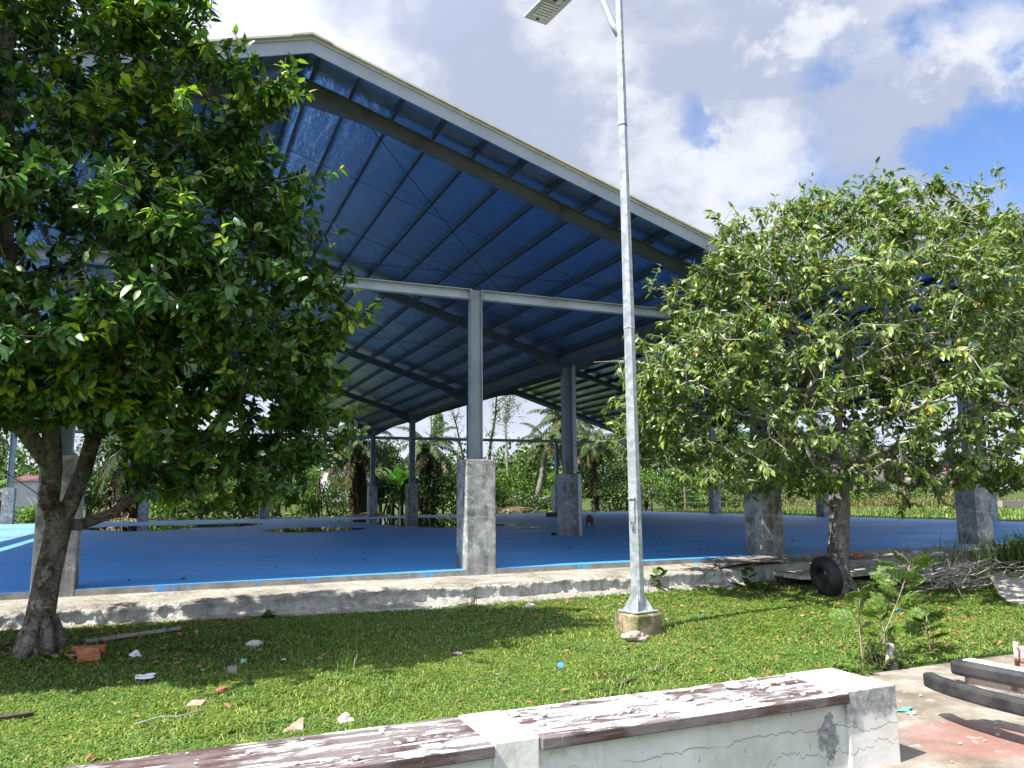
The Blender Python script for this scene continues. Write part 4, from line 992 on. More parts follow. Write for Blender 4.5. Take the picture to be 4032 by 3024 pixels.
rockthing('stone', (2.25,-3.08), (.085,.06,.042), 'stone', 'flat pale stone in the tree shade on the lawn', 'stone', 1)
rockthing('stone', (6.02,-1.82), (.075,.05,.045), 'stone', 'whitish stone in the grass near the cement ledge', 'stone', 2)
rockthing('stone', (4.05,-5.42), (.05,.022,.014), 'stone', 'small flat white stone in sunlit grass left of the blue cap', 'stone', 3)
rockthing('stone', (2.45,-3.9), (.028,.02,.015), 'stone', 'tiny grey pebble in the tree shade', 'stone', 6)
def crumple(name, c, s, mat, label, cat, seed, n=34):
    rr = random.Random(seed); import bmesh
    bm = bmesh.new(); bmesh.ops.create_icosphere(bm, subdivisions=3, radius=1.0)
    ds = [(Vector((rr.gauss(0,1), rr.gauss(0,1), rr.gauss(0,1))).normalized(), rr.uniform(-.55, .45)) for _ in range(n)]
    vs = []; z0 = (-.383 if (c[0] > 5.4 and c[1] < -6.75) else float(gz(c[0], c[1]))+.012)
    for v in bm.verts:
        k = max(.25, 1+sum(wt*max(0, v.co.dot(d_))**14*1.5 for d_, wt in ds)); vs.append((c[0]+v.co.x*s[0]*k, c[1]+v.co.y*s[1]*k, z0+s[2]*.55+v.co.z*s[2]*k))
    mb = MB(); mb.add(vs, [tuple(q.index for q in f.verts) for f in bm.faces]); bm.free()
    tag(mb.build(name, [mat]), label, cat)
crumple('tissue', (1.12,-3.19), (.055,.045,.035), 'paper', 'crumpled white tissue in the tree shade beyond the other tissue', 'tissue', 4)
crumple('tissue', (1.22,-4.2), (.085,.05,.032), 'paper', 'wider crumpled white tissue at the edge of the tree shade', 'tissue', 8)
crumple('plastic_bag', (6.02,-4.52), (.15,.11,.075), 'bag', 'dirty beige crumpled bag in front of the lamp footing', 'bag', 12, 22)
crumple('paper_cup', (2.55,-6.30), (.05,.04,.035), 'paper', 'crushed white paper cup in grass behind the bench', 'cup', 15)
crumple('plastic_scrap', (4.01,-4.51), (.035,.03,.022), 'pink_plastic', 'pink plastic scrap at the edge of the tree shade', 'litter', 17)
crumple('plastic_scrap', (2.08,-3.85), (.03,.025,.018), 'teal_plastic', 'pale teal plastic scrap in the tree shade', 'litter', 18)
crumple('plastic_scrap', (1.71,-4.07), (.018,.015,.01), 'teal_plastic', 'tiny teal scrap nearest the wide tissue', 'litter', 19)
crumple('plastic_scrap', (3.98,-4.90), (.034,.022,.012), 'blue_plastic', 'flat blue plastic scrap near the shade edge', 'litter', 20)
crumple('plastic_scrap', (7.64,-3.55), (.028,.02,.012), 'blue_plastic', 'small blue scrap in sunlit grass right of the lamp footing', 'litter', 21)
crumple('plastic_scrap', (2.72,-4.92), (.045,.016,.014), 'paper', 'narrow white plastic scrap in taller grass', 'litter', 22)
crumple('plastic_scrap', (10.2,-4.3), (.045,.035,.02), 'blue_plastic', 'blue plastic scrap under the green saplings near the branches', 'litter', 23)
crumple('plastic_scrap', (9.72,-1.5), (.05,.04,.03), 'paper', 'pale plastic scrap by the ledge corner left of the tyre', 'litter', 24)
mb = MB(); z0 = float(gz(4.66,-5.44)); mb.tube([(4.66,-5.44,z0+.035), (4.65,-5.46,z0+.05)], [.032,.030], 16); tag(mb.build('bottle_cap', ['blue_plastic'], bevel=.004), 'round blue bottle cap in the sunlit grass', 'cap')
def slab(name, pts, z, th, mat, label, cat, tilt=(0, 0)):
    c = np.mean(pts, 0); z0 = float(gz(c[0], c[1]))+z
    poly = [(p[0], p[1], z0+(p[0]-c[0])*tilt[0]+(p[1]-c[1])*tilt[1]) for p in pts]
    mb = MB(); mb.prism(poly, (0,0,0), (0,0,th)); return tag(mb.build(name, [mat], bevel=.002), label, cat)
slab('tile_shard', [(1.90,-4.30), (1.99,-4.33), (2.0,-4.20), (1.92,-4.18)], .03, .008, 'board', 'small grey tile shard in the tree shade', 'shard', (.1,.3))
slab('tile_shard', [(2.10,-6.48), (2.25,-6.47), (2.27,-6.32), (2.13,-6.39)], .02, .010, 'chip', 'larger buff tile shard standing in grass behind the bench', 'shard', (.1,.6))
slab('bark_chip', [(1.55,-5.40), (1.66,-5.43), (1.70,-5.36), (1.60,-5.32)], .03, .012, 'chip', 'square brown bark chip in sunlit grass', 'chip', (.1,.2))
slab('red_leaf', [(1.73,-5.05), (1.83,-5.03), (1.87,-4.97), (1.80,-4.96)], .03, .003, 'red_leaf', 'single red leaf lying in sunlit grass', 'leaf', (.2,.3))
slab('wooden_plank', [(.62,-2.30), (1.55,-1.95), (1.53,-1.85), (.60,-2.20)], .02, .025, 'wood_grey', 'long weathered plank behind the bricks by the left tree', 'plank', (.02,0))
slab('wooden_plank', [(.38,-2.98), (.62,-3.02), (.62,-2.94), (.40,-2.88)], .02, .025, 'wood_grey', 'short grey plank between the left tree and the bricks', 'plank')
slab('bark_strip', [(.22,-5.28), (.55,-5.20), (.54,-5.15), (.24,-5.20)], .03, .02, 'wood_dark', 'dark bark strip in the grass left of the red leaf', 'bark')
slab('wood_offcut', [(4.80,-6.19), (5.07,-6.07), (5.05,-6.03), (4.82,-6.15)], .006, .02, 'wood_dark', 'dark wood offcut in grass just behind the bench', 'wood', (.05,0))
slab('wood_offcut', [(5.22,-5.95), (5.52,-5.82), (5.50,-5.77), (5.24,-5.89)], .006, .02, 'wood_dark', 'second dark wood offcut slightly farther from the bench', 'wood', (.05,0))
slab('pale_board', [(11.75,-4.95), (13.4,-3.85), (13.2,-3.45), (12.3,-4.2)], .10, .02, 'wood_grey', 'pale board lying beside the dead branches', 'board', (.10,.08))
mb = MB(); zz = float(gz(1.4,-5.7))+.03; mb.tube([(1.22,-5.78,zz), (1.38,-5.72,zz+.02), (1.5,-5.74,zz+.012), (1.66,-5.66,zz+.02)], [.006,.005,.005,.003], 6); tag(mb.build('stick', ['twig']), 'thin pale stick in sunlit grass', 'stick')
# broken sheet and covers on the ledge
mb = MB(); pl = [(9.9,-1.02,-.075), (10.5,-.05,-.02), (11.9,.0-.03,-.03), (11.6,-.72,-.06), (10.6,-.86,-.035)]
mb.prism(pl, (0,0,0), (0,0,.022)); tag(mb.build('roofing_sheet', ['board'], bevel=.003), 'grey-brown buckled sheet lying on the ledge beside the pier', 'sheet')
mb = MB(); pl = [(11.0,-1.05,-.20), (15.4,-1.0,-.20), (15.3,-1.62,-.21), (13.6,-1.80,-.22), (12.4,-1.72,-.215), (11.4,-1.85,-.22), (11.0,-1.7,-.21)]
mb.prism(pl, (0,0,-.05), (0,0,.015)); tag(mb.build('broken_slab', ['ledge'], bevel=.006), 'broken concrete slab with a dark hollow behind the right tree', 'slab')
mb = MB(); mb.box(11.0, 15.2, -1.35, -1.1, -.5, -.255); tag(mb.build('shade_bank', ['shade_dark']), 'dark bank put in as shade in the hollow under the broken slab', 'bank')
crumple('wrapper', (6.28,-7.68), (.055,.035,.012), 'teal_plastic', 'green wrapper on the dusty paving between bench and bumper', 'wrapper', 33)
crumple('wrapper', (6.26,-7.76), (.03,.02,.012), 'paper', 'small white wrapper piece beside the green one on the paving', 'wrapper', 35)
crumple('brush_head', (7.0,-8.25), (.035,.05,.03), 'blue_plastic', 'blue plastic brush head in the shadow of the bumper', 'brush', 31, 26)
rr = random.Random(3)
mb = MB()
for k in range(70):
    x = rr.uniform(5.5, 9); y = rr.uniform(-9, -6.8); s = rr.uniform(.004, .013); mb.rock((x, y, -.382+s*.3), (s*1.3, s, s*.7), k, 1, .3)
tag(mb.build('gravel', ['stone']), 'pale grit scattered on the paving', 'grit', kind='stuff')

# ------------------------------------------------------------------ saplings, weeds and tall grass
def pinnate(P0, d, L, pairs, leaf_l, seed):
    """one bipinnate leaf: side stalks with small leaflets; returns base points, directions, normals"""
    rng = np.random.default_rng(seed); P = []; Dv = []; N = []; d = np.array(d, float); d /= np.linalg.norm(d); up = np.array([0,0,1.0]); sd = np.cross(d, up); sd /= np.linalg.norm(sd)+1e-9; st = []; ro = rng.uniform(-1.1, 1.1); u2 = np.cross(sd, d); sd, up = sd*math.cos(ro)+u2*math.sin(ro), u2*math.cos(ro)-sd*math.sin(ro)
    for k in range(pairs):
        u = (k+1)/pairs; q = np.array(P0)+d*L*u-np.array([0,0,1.0])*L*.25*u*u
        for sg in (-1, 1):
            pd = d*.6+sd*sg*.7-up*(.1+.35*rng.random()); pd /= np.linalg.norm(pd); pl = L*.48*(1-.35*abs(u-.5)); st.append((q, q+pd*pl))
            n2 = np.cross(pd, sd*sg); ls = np.cross(pd, up); ls /= np.linalg.norm(ls)+1e-9
            for m_ in range(9):
                r_ = q+pd*pl*(m_+.7)/9
                for s2 in (-1, 1): P.append(r_); Dv.append(ls*s2+pd*.35+rng.normal(size=3)*.06); N.append(up+rng.normal(size=3)*.15)
    return P, Dv, N, st
def sapling(base, top, nleaf, label, seed, L=.2, start=.45, mats=('feather',), leaf_l=.042):
    rng = np.random.default_rng(seed); base = np.array(base, float); top = np.array(top, float)
    t = thing('sapling', label, 'sapling', tuple(base), 'feathery saplings at the lawn edge')
    bend = rng.normal(size=3)*.04; path = [base+(top-base)*u+bend*math.sin(u*3.1) for u in np.linspace(0, 1, 8)]
    mb = MB(); mb.tube(path, list(np.linspace(.007, .003, 8)), 6); P = []; Dv = []; N = []
    for k in range(nleaf):
        u = start+(1-start)*(k+.5)/nleaf; p = base+(top-base)*u+bend*math.sin(u*3.1); a = k*2.4+rng.uniform(-.4, .4)
        d_ = np.array([math.cos(a), math.sin(a), .45+.4*u]); a1, a2, a3, st = pinnate(p, d_, L*rng.uniform(.8, 1.2)*(1.1-.3*u), 4, leaf_l, seed*50+k)
        P += a1; Dv += a2; N += a3; mb.tube([p, p+d_/np.linalg.norm(d_)*L*.5, p+d_/np.linalg.norm(d_)*L*.9-np.array([0,0,.03])], [.003,.002,.0015], 4)
        for q0, q1 in st: mb.tube([q0, q1], [.0015,.001], 3)
    mb.build('stem', ['chip'], t, True); n = len(P)
    leaf_object('foliage', np.array(P), np.array(Dv), np.array(N), leaf_l*rng.uniform(.8, 1.2, n), leaf_l*.36*np.ones(n), list(mats), t, None, False)
sapling((7.15,-6.52,-.42), (7.18,-6.5,.30), 6, 'upright feathery sapling left of the leaning one', 1, .19, .40)
sapling((7.22,-6.48,-.42), (8.05,-6.35,.50), 12, 'taller feathery sapling leaning right over the lawn', 2, .24, .52)
sapling((7.35,-6.40,-.42), (7.62,-6.2,.05), 6, 'low bushy sapling between the two taller ones', 3, .17, .3)
sapling((8.28,-6.30,-.42), (8.33,-6.25,-.05), 8, 'small feathery sapling by the paving near the bumper', 4, .15, .25)
sapling((8.55,-.98,-.36), (8.60,-1.22,-.02), 8, 'little feathery sapling against the ledge face right of the lamp', 5, .12, .2)
sapling((10.15,-1.30,-.42), (10.2,-1.45,.0), 9, 'dark sapling at the ledge corner left of the tyre', 6, .14, .2, ('bush_mid',))
def weed(c, r, h, n, leafs, mats, label, seed, name='weed', cat='weed', group=None):
    rng = np.random.default_rng(seed); z0 = float(gz(c[0], c[1])); t = thing(name, label, cat, (c[0], c[1], z0), group); mb = MB(); P = []; Dv = []; N = []
    for k in range(max(4, n//22)):
        a = rng.uniform(0, 6.28); q = r*math.sqrt(rng.random()); e = np.array([c[0]+q*math.cos(a), c[1]+q*math.sin(a), z0+h*rng.uniform(.4, 1)*(1-.5*(q/r)**2)]); s = np.array([c[0]+.2*q*math.cos(a), c[1]+.2*q*math.sin(a), z0-.02])
        mb.tube([s, (s+e)/2+np.array([0,0,.02]), e], [.005,.004,.002], 4, False)
        for j in range(22):
            u = rng.uniform(.25, 1.02); p = s+(e-s)*u+rng.normal(size=3)*.006; P.append(p); b_ = rng.uniform(0, 6.28); Dv.append([math.cos(b_), math.sin(b_), rng.uniform(-.1, .5)]); N.append(np.array([0,0,1])+rng.normal(size=3)*.3)
    mb.build('stem', ['twig_brown'], t, True); n = len(P)
    leaf_object('foliage', np.array(P), np.array(Dv), np.array(N), leafs*rng.uniform(.6, 1.2, n), leafs*.55*np.ones(n), list(mats), t, (rng.random(n) < .3).astype(int) if len(mats) > 1 else None)
weed((6.86,-6.62), .22, .20, 500, .045, ('bush_mid', 'bush_bright'), 'leafy green weed at the paving corner behind the bench end', 1)
weed((7.32,-6.56), .20, .34, 560, .035, ('bush_dark', 'bush_mid'), 'dense dark weed round a short stump beside the paving', 2)
mb = MB(); mb.tube([(7.42,-6.58,-.46), (7.42,-6.57,-.33), (7.46,-6.55,-.20)], [.075,.05,.035], 9); tag(mb.build('tree_stump', ['wood_grey'], None, True), 'short splintered stump among weeds by the paving', 'stump')
weed((2.55,-1.32), .11, .14, 160, .07, ('bush_mid', 'bush_bright'), 'small broad-leaved weed growing from the ledge foot left of the big pier', 3)
weed((.42,-2.98), .16, .16, 300, .045, ('bush_bright', 'bush_mid'), 'leafy weed at the foot of the left tree', 4)
weed((10.2,-1.75), .22, .14, 420, .045, ('bush_dark', 'bush_mid'), 'low dark weed in the shade left of the tyre', 5)
weed((14.6,-3.4), .6, .25, 1100, .06, ('bush_mid', 'bush_bright'), 'spreading green weed beyond the dead branches', 6)
weed((13.3,-.85), .25, .22, 400, .05, ('bush_mid', 'bush_bright'), 'weed sprouting on the narrow ledge beside the orange brick', 7)
weed((16.9,-1.35), .55, .75, 1500, .075, ('bush_bright', 'bush_mid'), 'tall bright leafy weed near the far right pier', 8)
weed((12.6,-4.9), .5, .16, 900, .06, ('bush_bright', 'bush_mid'), 'low bright weed in front of the dead branches', 9)
def tuft(c, r, n, h, mat, label, seed, wd=.012, lean=(.2, .9), name='grass_tuft', group='tall grass tufts'):
    st0 = RNG; P = np.stack([RNG.normal(c[0], r*.5, n), RNG.normal(c[1], r*.5, n), np.zeros(n)], 1); P[:, 2] = gz(P[:, 0], P[:, 1])-.01
    if c[1] > -1.2 and c[0] < 20: P[:, 2] = -.10
    o = blades(name, P, RNG.uniform(.5, 1, n)*h, wd*RNG.uniform(.7, 1.2, n), RNG.uniform(lean[0], lean[1], n), [mat]); tag(o, label, 'grass tuft', group)
tuft((15.6,-1.35), .55, 150, .95, 'grass_tall', 'tall thin grass tuft in front of the right pier', 1)
tuft((16.8,-1.7), .6, 420, 1.0, 'grass_tall', 'tallest thick grass tuft at the right end of the ledge', 2, .016)
tuft((14.3,-1.5), .35, 70, .6, 'grass_tall', 'sparse grass tuft left of the tall tufts by the right pier', 3)
tuft((2.85,-4.85), .10, 26, .34, 'grass_tall', 'few long grass stalks at the shade edge on the lawn', 4, .006, (.1, .6))
tuft((2.95,-5.9), .22, 60, .20, 'grass_tall', 'long grass tuft behind the bench beside the paper cup', 5, .007)
tuft((4.15,-6.5), .15, 40, .16, 'grass_tall', 'small grass tuft behind the bench near the offcuts', 6, .007)
tuft((5.35,-1.32), .07, 26, .30, 'grass_tall', 'thin grass tuft against the ledge under the big pier', 7, .008, (.1, .5))
tuft((3.75,-4.55), .07, 18, .26, 'grass_tall', 'few grass stalks beside the pink scrap', 8, .006, (.1, .5))
# heap of dead branches
db = thing('branch_pile', 'heap of bare dead branches lying right of the saplings', 'branches', (12.6, -3.0, -.4)); rng = np.random.default_rng(77)
for k in range(46):
    a = rng.uniform(-.5, .6)+(math.pi if rng.random() < .4 else 0); L = rng.uniform(.7, 2.1); c = np.array([rng.uniform(11.8, 14.0), rng.uniform(-3.7, -2.3), -.36+rng.uniform(.02, .36)])
    d_ = np.array([math.cos(a), math.sin(a)*.8, rng.uniform(-.12, .18)]); p = [c-d_*L/2]; 
    for q in range(6): p.append(p[-1]+(d_+rng.normal(size=3)*.22)*L/6)
    for q in p: q[2] = max(q[2], -.40)
    mb = MB(); mb.tube(p, list(np.linspace(.016, .004, 7)*rng.uniform(.5, 1.2)), 5)
    for q in (2, 3, 4): 
        e = p[q]+(d_*.6+rng.normal(size=3)*.5)*L*.3; e[2] = max(e[2], -.39); mb.tube([p[q], (p[q]+e)/2+rng.normal(size=3)*.02, e], [.006,.004,.002], 4)
    mb.build('branch', ['twig'], db, True)
# ------------------------------------------------------------------ vegetation behind the hall
def shrub(name, cat, c, r, n, ls, mats, label, seed, stems=5, lump=.35, aspect=.5, group=None, second=.3):
    rng = np.random.default_rng(seed); c = np.array(c, float); r = np.array(r, float)
    t = thing(name, label, cat, (c[0], c[1], -.25), group)
    k = int(8+r[0]*r[2]*1.2); cen = norm(rng.normal(size=(k, 3)))*r*rng.uniform(.35, .85, (k, 1)); cen[:, 2] = np.abs(cen[:, 2])*1.0-.15*r[2]; rad = rng.uniform(.28, .55, k)*min(r)
    idx = rng.integers(0, k, n); dv = norm(rng.normal(size=(n, 3))); f = rng.uniform(.55, 1.05, n)
    P = c+cen[idx]+dv*(rad[idx]*f)[:, None]*np.array([1.15, 1.15, .85]); ok = P[:, 2] > -.25; P = P[ok]; dv = dv[ok]; n = len(P); idx = idx[ok]
    Dv = rng.normal(size=(n, 3))+dv*.8; Dv[:, 2] -= .25; N = dv*.7+np.array([0, 0, .8])+rng.normal(size=(n, 3))*.35
    which = (rng.random(n) < second).astype(int) if len(mats) > 1 else None
    leaf_object('foliage', P, Dv, N, ls*rng.uniform(.6, 1.3, n), ls*aspect*rng.uniform(.8, 1.2, n), list(mats), t, which, False, .25, .25)
    mb = MB()
    for q in range(stems):
        e = c+cen[q % k]*.9; b_ = np.array([c[0]+rng.uniform(-.3, .3)*r[0], c[1]+rng.uniform(-.3, .3)*r[1], -.35]); mb.tube([b_, (b_+e)/2+rng.normal(size=3)*.08*r[2], e], [.05*r[2]**.5, .035*r[2]**.5, .015], 5, False)
    if mb.v: mb.build('stem', ['twig_brown'], t, True)
    return t
def frond(P0, a, el, L, rng, nl=34, ll=.55, droop=1.0, wd=.05):
    pts = []; d_ = np.array([math.cos(a)*math.cos(el), math.sin(a)*math.cos(el), math.sin(el)]); p = np.array(P0, float); K_ = 12
    for i in range(K_+1):
        pts.append(p.copy()); d_ = d_+np.array([0, 0, -droop*.16*(.4+i/K_)]); d_ /= np.linalg.norm(d_); p = p+d_*L/K_
    pts = np.array(pts); P = []; Dv = []; N = []; Ls = []
    for i in range(nl):
        u = .12+.88*(i+.5)/nl; x = u*K_; j = min(K_-1, int(x)); q = pts[j]+(pts[j+1]-pts[j])*(x-j); tg = pts[j+1]-pts[j]; tg /= np.linalg.norm(tg)
        s_ = np.cross(tg, [0, 0, 1]); s_ /= np.linalg.norm(s_)+1e-9
        for sg in (-1, 1):
            P.append(q); Dv.append(s_*sg*.9+tg*.55+np.array([0, 0, -.45])+rng.normal(size=3)*.12); N.append(np.cross(s_, tg)+rng.normal(size=3)*.2); Ls.append(ll*math.sin(math.pi*min(1, .15+u*.85))**.6*rng.uniform(.8, 1.15))
    return pts, P, Dv, N, Ls
def palm(base, top, nf, L, label, seed, tr=.28, mats=('palm', 'palm_dry'), dry=.2, rough=True, lo=-.5, hi=1.2, cat='palm tree', name='palm_tree', trunk='trunk_dark', ll=.55):
    rng = np.random.default_rng(seed); base = np.array(base, float); top = np.array(top, float); t = thing(name, label, cat, tuple(base))
    mb = MB(); H = np.linalg.norm(top-base); n = 14; path = [base+(top-base)*u+np.array([.12*math.sin(u*3), 0, 0]) for u in np.linspace(-.05, 1, n)]
    mb.tube(path, [tr*(1.15-.3*u)*rng.uniform(.92, 1.1) for u in np.linspace(0, 1, n)], 10)
    if rough:
        for k in range(int(26*H)):
            u = rng.uniform(.03, 1); a = rng.uniform(0, 6.28); p = base+(top-base)*u; q = p+np.array([math.cos(a), math.sin(a), 0])*tr*.9; e = q+np.array([math.cos(a)*.6, math.sin(a)*.6, rng.uniform(-.3, .9)])*rng.uniform(.15, .45); mb.tube([q, e], [.06, .02], 4)
    mb.build('trunk', [trunk], t, True)
    P = []; Dv = []; N = []; Ls = []; wh = []; rb = MB()
    for k in range(nf):
        a = k*2.39996+rng.uniform(-.2, .2); u = k/nf; el = hi+(lo-hi)*u+rng.uniform(-.12, .12)
        pts, a1, a2, a3, a4 = frond(top, a, el, L*rng.uniform(.8, 1.1), rng, ll=ll*L/3.2, droop=.75+.4*rng.random(), nl=44); P += a1; Dv += a2; N += a3; Ls += a4; wh += [1 if (u > .7 and rng.random() < dry*3) or rng.random() < dry*.3 else 0]*len(a1)
        rb.tube(list(pts), list(np.linspace(.035, .008, len(pts))), 4, False)
    rb.build('rachis', ['palm' if dry < .3 else 'palm_dry'], t, True); Ls = np.array(Ls)
    leaf_object('crown', np.array(P), np.array(Dv), np.array(N), Ls, Ls*.115+.022, list(mats), t, np.array(wh), False, .3, .15)
    return t
def bare_tree(base, pts, label, seed, r0=.16, mats='trunk_dark', nb=26, vines=0, vmats=('bush_mid', 'bush_bright'), spread=1.0):
    rng = np.random.default_rng(seed); t = thing('bare_tree', label, 'tree', tuple(base)); mb = MB(); path = [np.array(base, float)]+[np.array(p, float) for p in pts]
    n = len(path); mb.tube(path, [r0*(1-.75*i/(n-1)) for i in range(n)], 8); mb.build('trunk', [mats], t, True); tw = MB(); tips = []
    for k in range(nb):
        i = rng.integers(n//2, n-1); p = path[i]+(path[i+1]-path[i])*rng.random() if i+1 < n else path[i]; a = rng.uniform(0, 6.28); L = rng.uniform(.5, 1.6)*spread; d_ = np.array([math.cos(a), math.sin(a)*.6, rng.uniform(.1, 1.0)]); q = [p]
        for s_ in range(5): d_ = d_+rng.normal(size=3)*.28; q.append(q[-1]+d_/np.linalg.norm(d_)*L/5)
        tw.tube(q, list(np.linspace(r0*.28, .010, 6)), 4, False); tips.append(q)
        for s_ in (2, 3, 4):
            e = q[s_]+(d_*.5+rng.normal(size=3)*.6)*L*.28; tw.tube([q[s_], e], [.018, .007], 3, False)
    tw.build('branch', [mats], t, True)
    if vines:
        P = []
        for k in range(vines):
            if k % 3: i = rng.integers(0, n-1); p = path[i]+(path[i+1]-path[i])*rng.random()+rng.normal(size=3)*.16
            else: q = tips[rng.integers(0, len(tips))]; p = q[rng.integers(1, 6)]+np.array([0, 0, -rng.random()**2*.9])+rng.normal(size=3)*.10
            P.append(p)
        P = np.array(P); m_ = len(P); leaf_object('vines', P, rng.normal(size=(m_, 3))+np.array([0, 0, -.5]), rng.normal(size=(m_, 3))*.5+np.array([0, 0, .8]), rng.uniform(.10, .2, m_), rng.uniform(.07, .13, m_), list(vmats), t, (rng.random(m_) < .5).astype(int), False)
    return t
def heap(name, cat, c, r, n, label, seed):
    rng = np.random.default_rng(seed); t = thing(name, label, cat, (c[0], c[1], -.25)); P = []; Dv = []; N = []; Ls = []; mb = MB()
    for k in range(n):
        a = rng.uniform(0, 6.28); p0 = np.array([c[0]+rng.uniform(-1, 1)*r[0], c[1]+rng.uniform(-1, 1)*r[1], -.22]); p0[2] += r[2]*max(0, 1-((p0[0]-c[0])/r[0])**2)*rng.random()
        pts, a1, a2, a3, a4 = frond(p0, a, rng.uniform(-.05, .35), rng.uniform(1.6, 2.8), rng, nl=20, ll=.5, droop=.5)
        pts[:, 2] = np.maximum(pts[:, 2], -.22); a1 = np.array(a1); a1[:, 2] = np.maximum(a1[:, 2], -.2); P += list(a1); Dv += a2; N += a3; Ls += a4; mb.tube(list(pts), list(np.linspace(.035, .010, len(pts))), 4, False)
    mb.build('stalks', ['frond_dead'], t, True); Ls = np.array(Ls); leaf_object('leaflets', np.array(P), np.array(Dv), np.array(N), Ls, Ls*.07+.01, ['frond_dead'], t, None, False)

palm((12.05,37,-.3), (11.85,37,4.45), 34, 3.5, 'shaggy oil palm with a thick dark trunk behind the left valley piers', 1, .46, dry=.16, lo=-.75, hi=1.25)
palm((16.9,38.2,-.3), (16.95,38.2,4.6), 26, 3.0, 'palm smothered in dark vines just right of the shaggy oil palm', 2, .34, dry=.1, lo=-.9, hi=1.1)
palm((24.95,39,-.3), (26.2,39,5.1), 24, 2.6, 'slim leaning palm right of the big pier', 3, .20, dry=.12, rough=False, lo=-.8, hi=1.0, trunk='bark_grey')
palm((30.9,45,-.3), (30.5,45,7.4), 26, 3.6, 'tall palm standing above the leaning palm', 4, .26, dry=.08, lo=-.6, hi=1.2)
palm((30.9,40.5,-.3), (30.7,40.5,5.3), 22, 3.0, 'dark palm half hidden behind the white drain pipe', 5, .24, dry=.1, lo=-.9, hi=1.0)
palm((-1.1,38.5,-.3), (-1.2,38.5,4.2), 30, 3.4, 'dark palm with a skirt of hanging dead fronds left of the bright shrubs', 6, .62, dry=.15, lo=-1.2, hi=1.1)
palm((48.5,44,-.3), (48.5,44,5.0), 22, 3.2, 'palm among the shrubs beyond the right tree', 7, .25, dry=.1)
palm((-9.6,40,-.3), (-9.6,40,5.4), 22, 3.2, 'palm at the far left behind the white gatehouse', 8, .25, dry=.1)
# vine curtain on the second palm and dead skirt on the dark left palm
def curtain(c, r, n, mats, label, seed, name='hanging_vines', cat='vines', ls=.22):
    rng = np.random.default_rng(seed); a = rng.uniform(0, 6.28, n); z = rng.random(n)**.8; q = r[0]*(.55+.45*np.sin(z*3.1))*rng.uniform(.6, 1.05, n)
    P = np.stack([c[0]+q*np.cos(a), c[1]+q*np.sin(a), c[2]+z*r[2]], 1); Dv = rng.normal(size=(n, 3))*.5+np.array([0, 0, -1.0]); N = np.stack([np.cos(a), np.sin(a), .5+0*a], 1)+rng.normal(size=(n, 3))*.3
    tag(leaf_object(name, P, Dv, N, ls*rng.uniform(.6, 1.3, n), ls*.5*rng.uniform(.8, 1.2, n), list(mats), None, (rng.random(n) < .3).astype(int), False), label, cat)
curtain((16.95,38.1,-.2), (.95,1,4.6), 2600, ('bush_dark', 'bush_dark'), 'dark curtain of vines wrapped round the palm right of the oil palm', 3)
curtain((18.85,42,5.2), (.45,.4,2.0), 500, ('bush_mid', 'bush_bright'), 'green vine tangle hanging in the gap left of the grey pier column', 4)
curtain((-1.1,38.4,-.2), (.95,1,2.9), 900, ('frond_dead', 'trunk_dark'), 'brown dead skirt hanging round the dark left palm', 5, 'dead_fronds', 'fronds', .6)
bare_tree((22.3,42,-.3), [(22.5,42,2.0), (22.85,42,3.8), (23.0,42,5.2), (23.35,42,6.9), (23.5,42,8.9), (23.6,42,9.6)], 'black leaning dead tree with vines right of the grey pier column', 1, .17, 'trunk_dark', 16, 700)
bare_tree((25.2,44,-.3), [(25.2,44,2.5), (25.1,44,5.0), (25.0,44,6.6), (25.2,44,8.0), (25.6,44,9.4)], 'pale bare tree with fine twigs beyond the black dead tree', 2, .14, 'trunk_pale', 44, 420, ('bush_mid', 'bush_mid'), 1.35)
bare_tree((18.5,42.5,-.3), [(18.5,42.5,3), (18.45,42.5,5), (18.5,42.5,7.3), (18.4,42.5,8.6)], 'slim grey bare trunk left of the grey pier column', 3, .12, 'trunk_pale', 10, 60)
bare_tree((20.6,41.5,-.3), [(20.7,41.5,2), (20.6,41.5,4), (20.1,41.5,6.2), (19.8,41.5,7.4)], 'forked dead tree hidden behind the grey pier column', 4, .12, 'trunk_dark', 10, 120)
bare_tree((35.2,43,-.3), [(35.3,43,2), (35.2,43,4.5), (35.5,43,6.5)], 'thin dark tree beside the galvanised lamp', 5, .10, 'trunk_dark', 26, 700, ('bush_mid', 'bush_dark'))
# banana plants
def banana(c, h, label, seed):
    rng = np.random.default_rng(seed); t = thing('banana_plant', label, 'banana plant', c, 'banana plants'); mb = MB(); mb.tube([(c[0], c[1], c[2]-.1), (c[0]+.05, c[1], c[2]+h*.5)], [.13, .09], 8); mb.build('stem', ['bush_mid'], t, True)
    P = np.array([(c[0], c[1], c[2]+h*.45)]*11)+rng.normal(size=(11, 3))*.05; a = np.arange(11)*2.4; Dv = np.stack([np.cos(a)*.55, np.sin(a)*.55, rng.uniform(.6, 1.3, 11)], 1); N = np.stack([-np.cos(a), -np.sin(a), .8+0*a], 1)
    leaf_object('foliage', P, Dv, N, h*.62*rng.uniform(.8, 1.15, 11), h*.17*np.ones(11), ['banana'], t, None, True, .55, .15)
banana((14.9,39.5,-.25), 3.6, 'banana plant between the two valley piers', 1); banana((15.7,40.2,-.25), 4.2, 'taller banana plant beside the vine covered palm', 2); banana((14.3,40.5,-.25), 2.8, 'short banana plant behind the oil palm', 3); banana((-8.0,37,-.25), 3.0, 'banana plant left of the white gatehouse', 4)
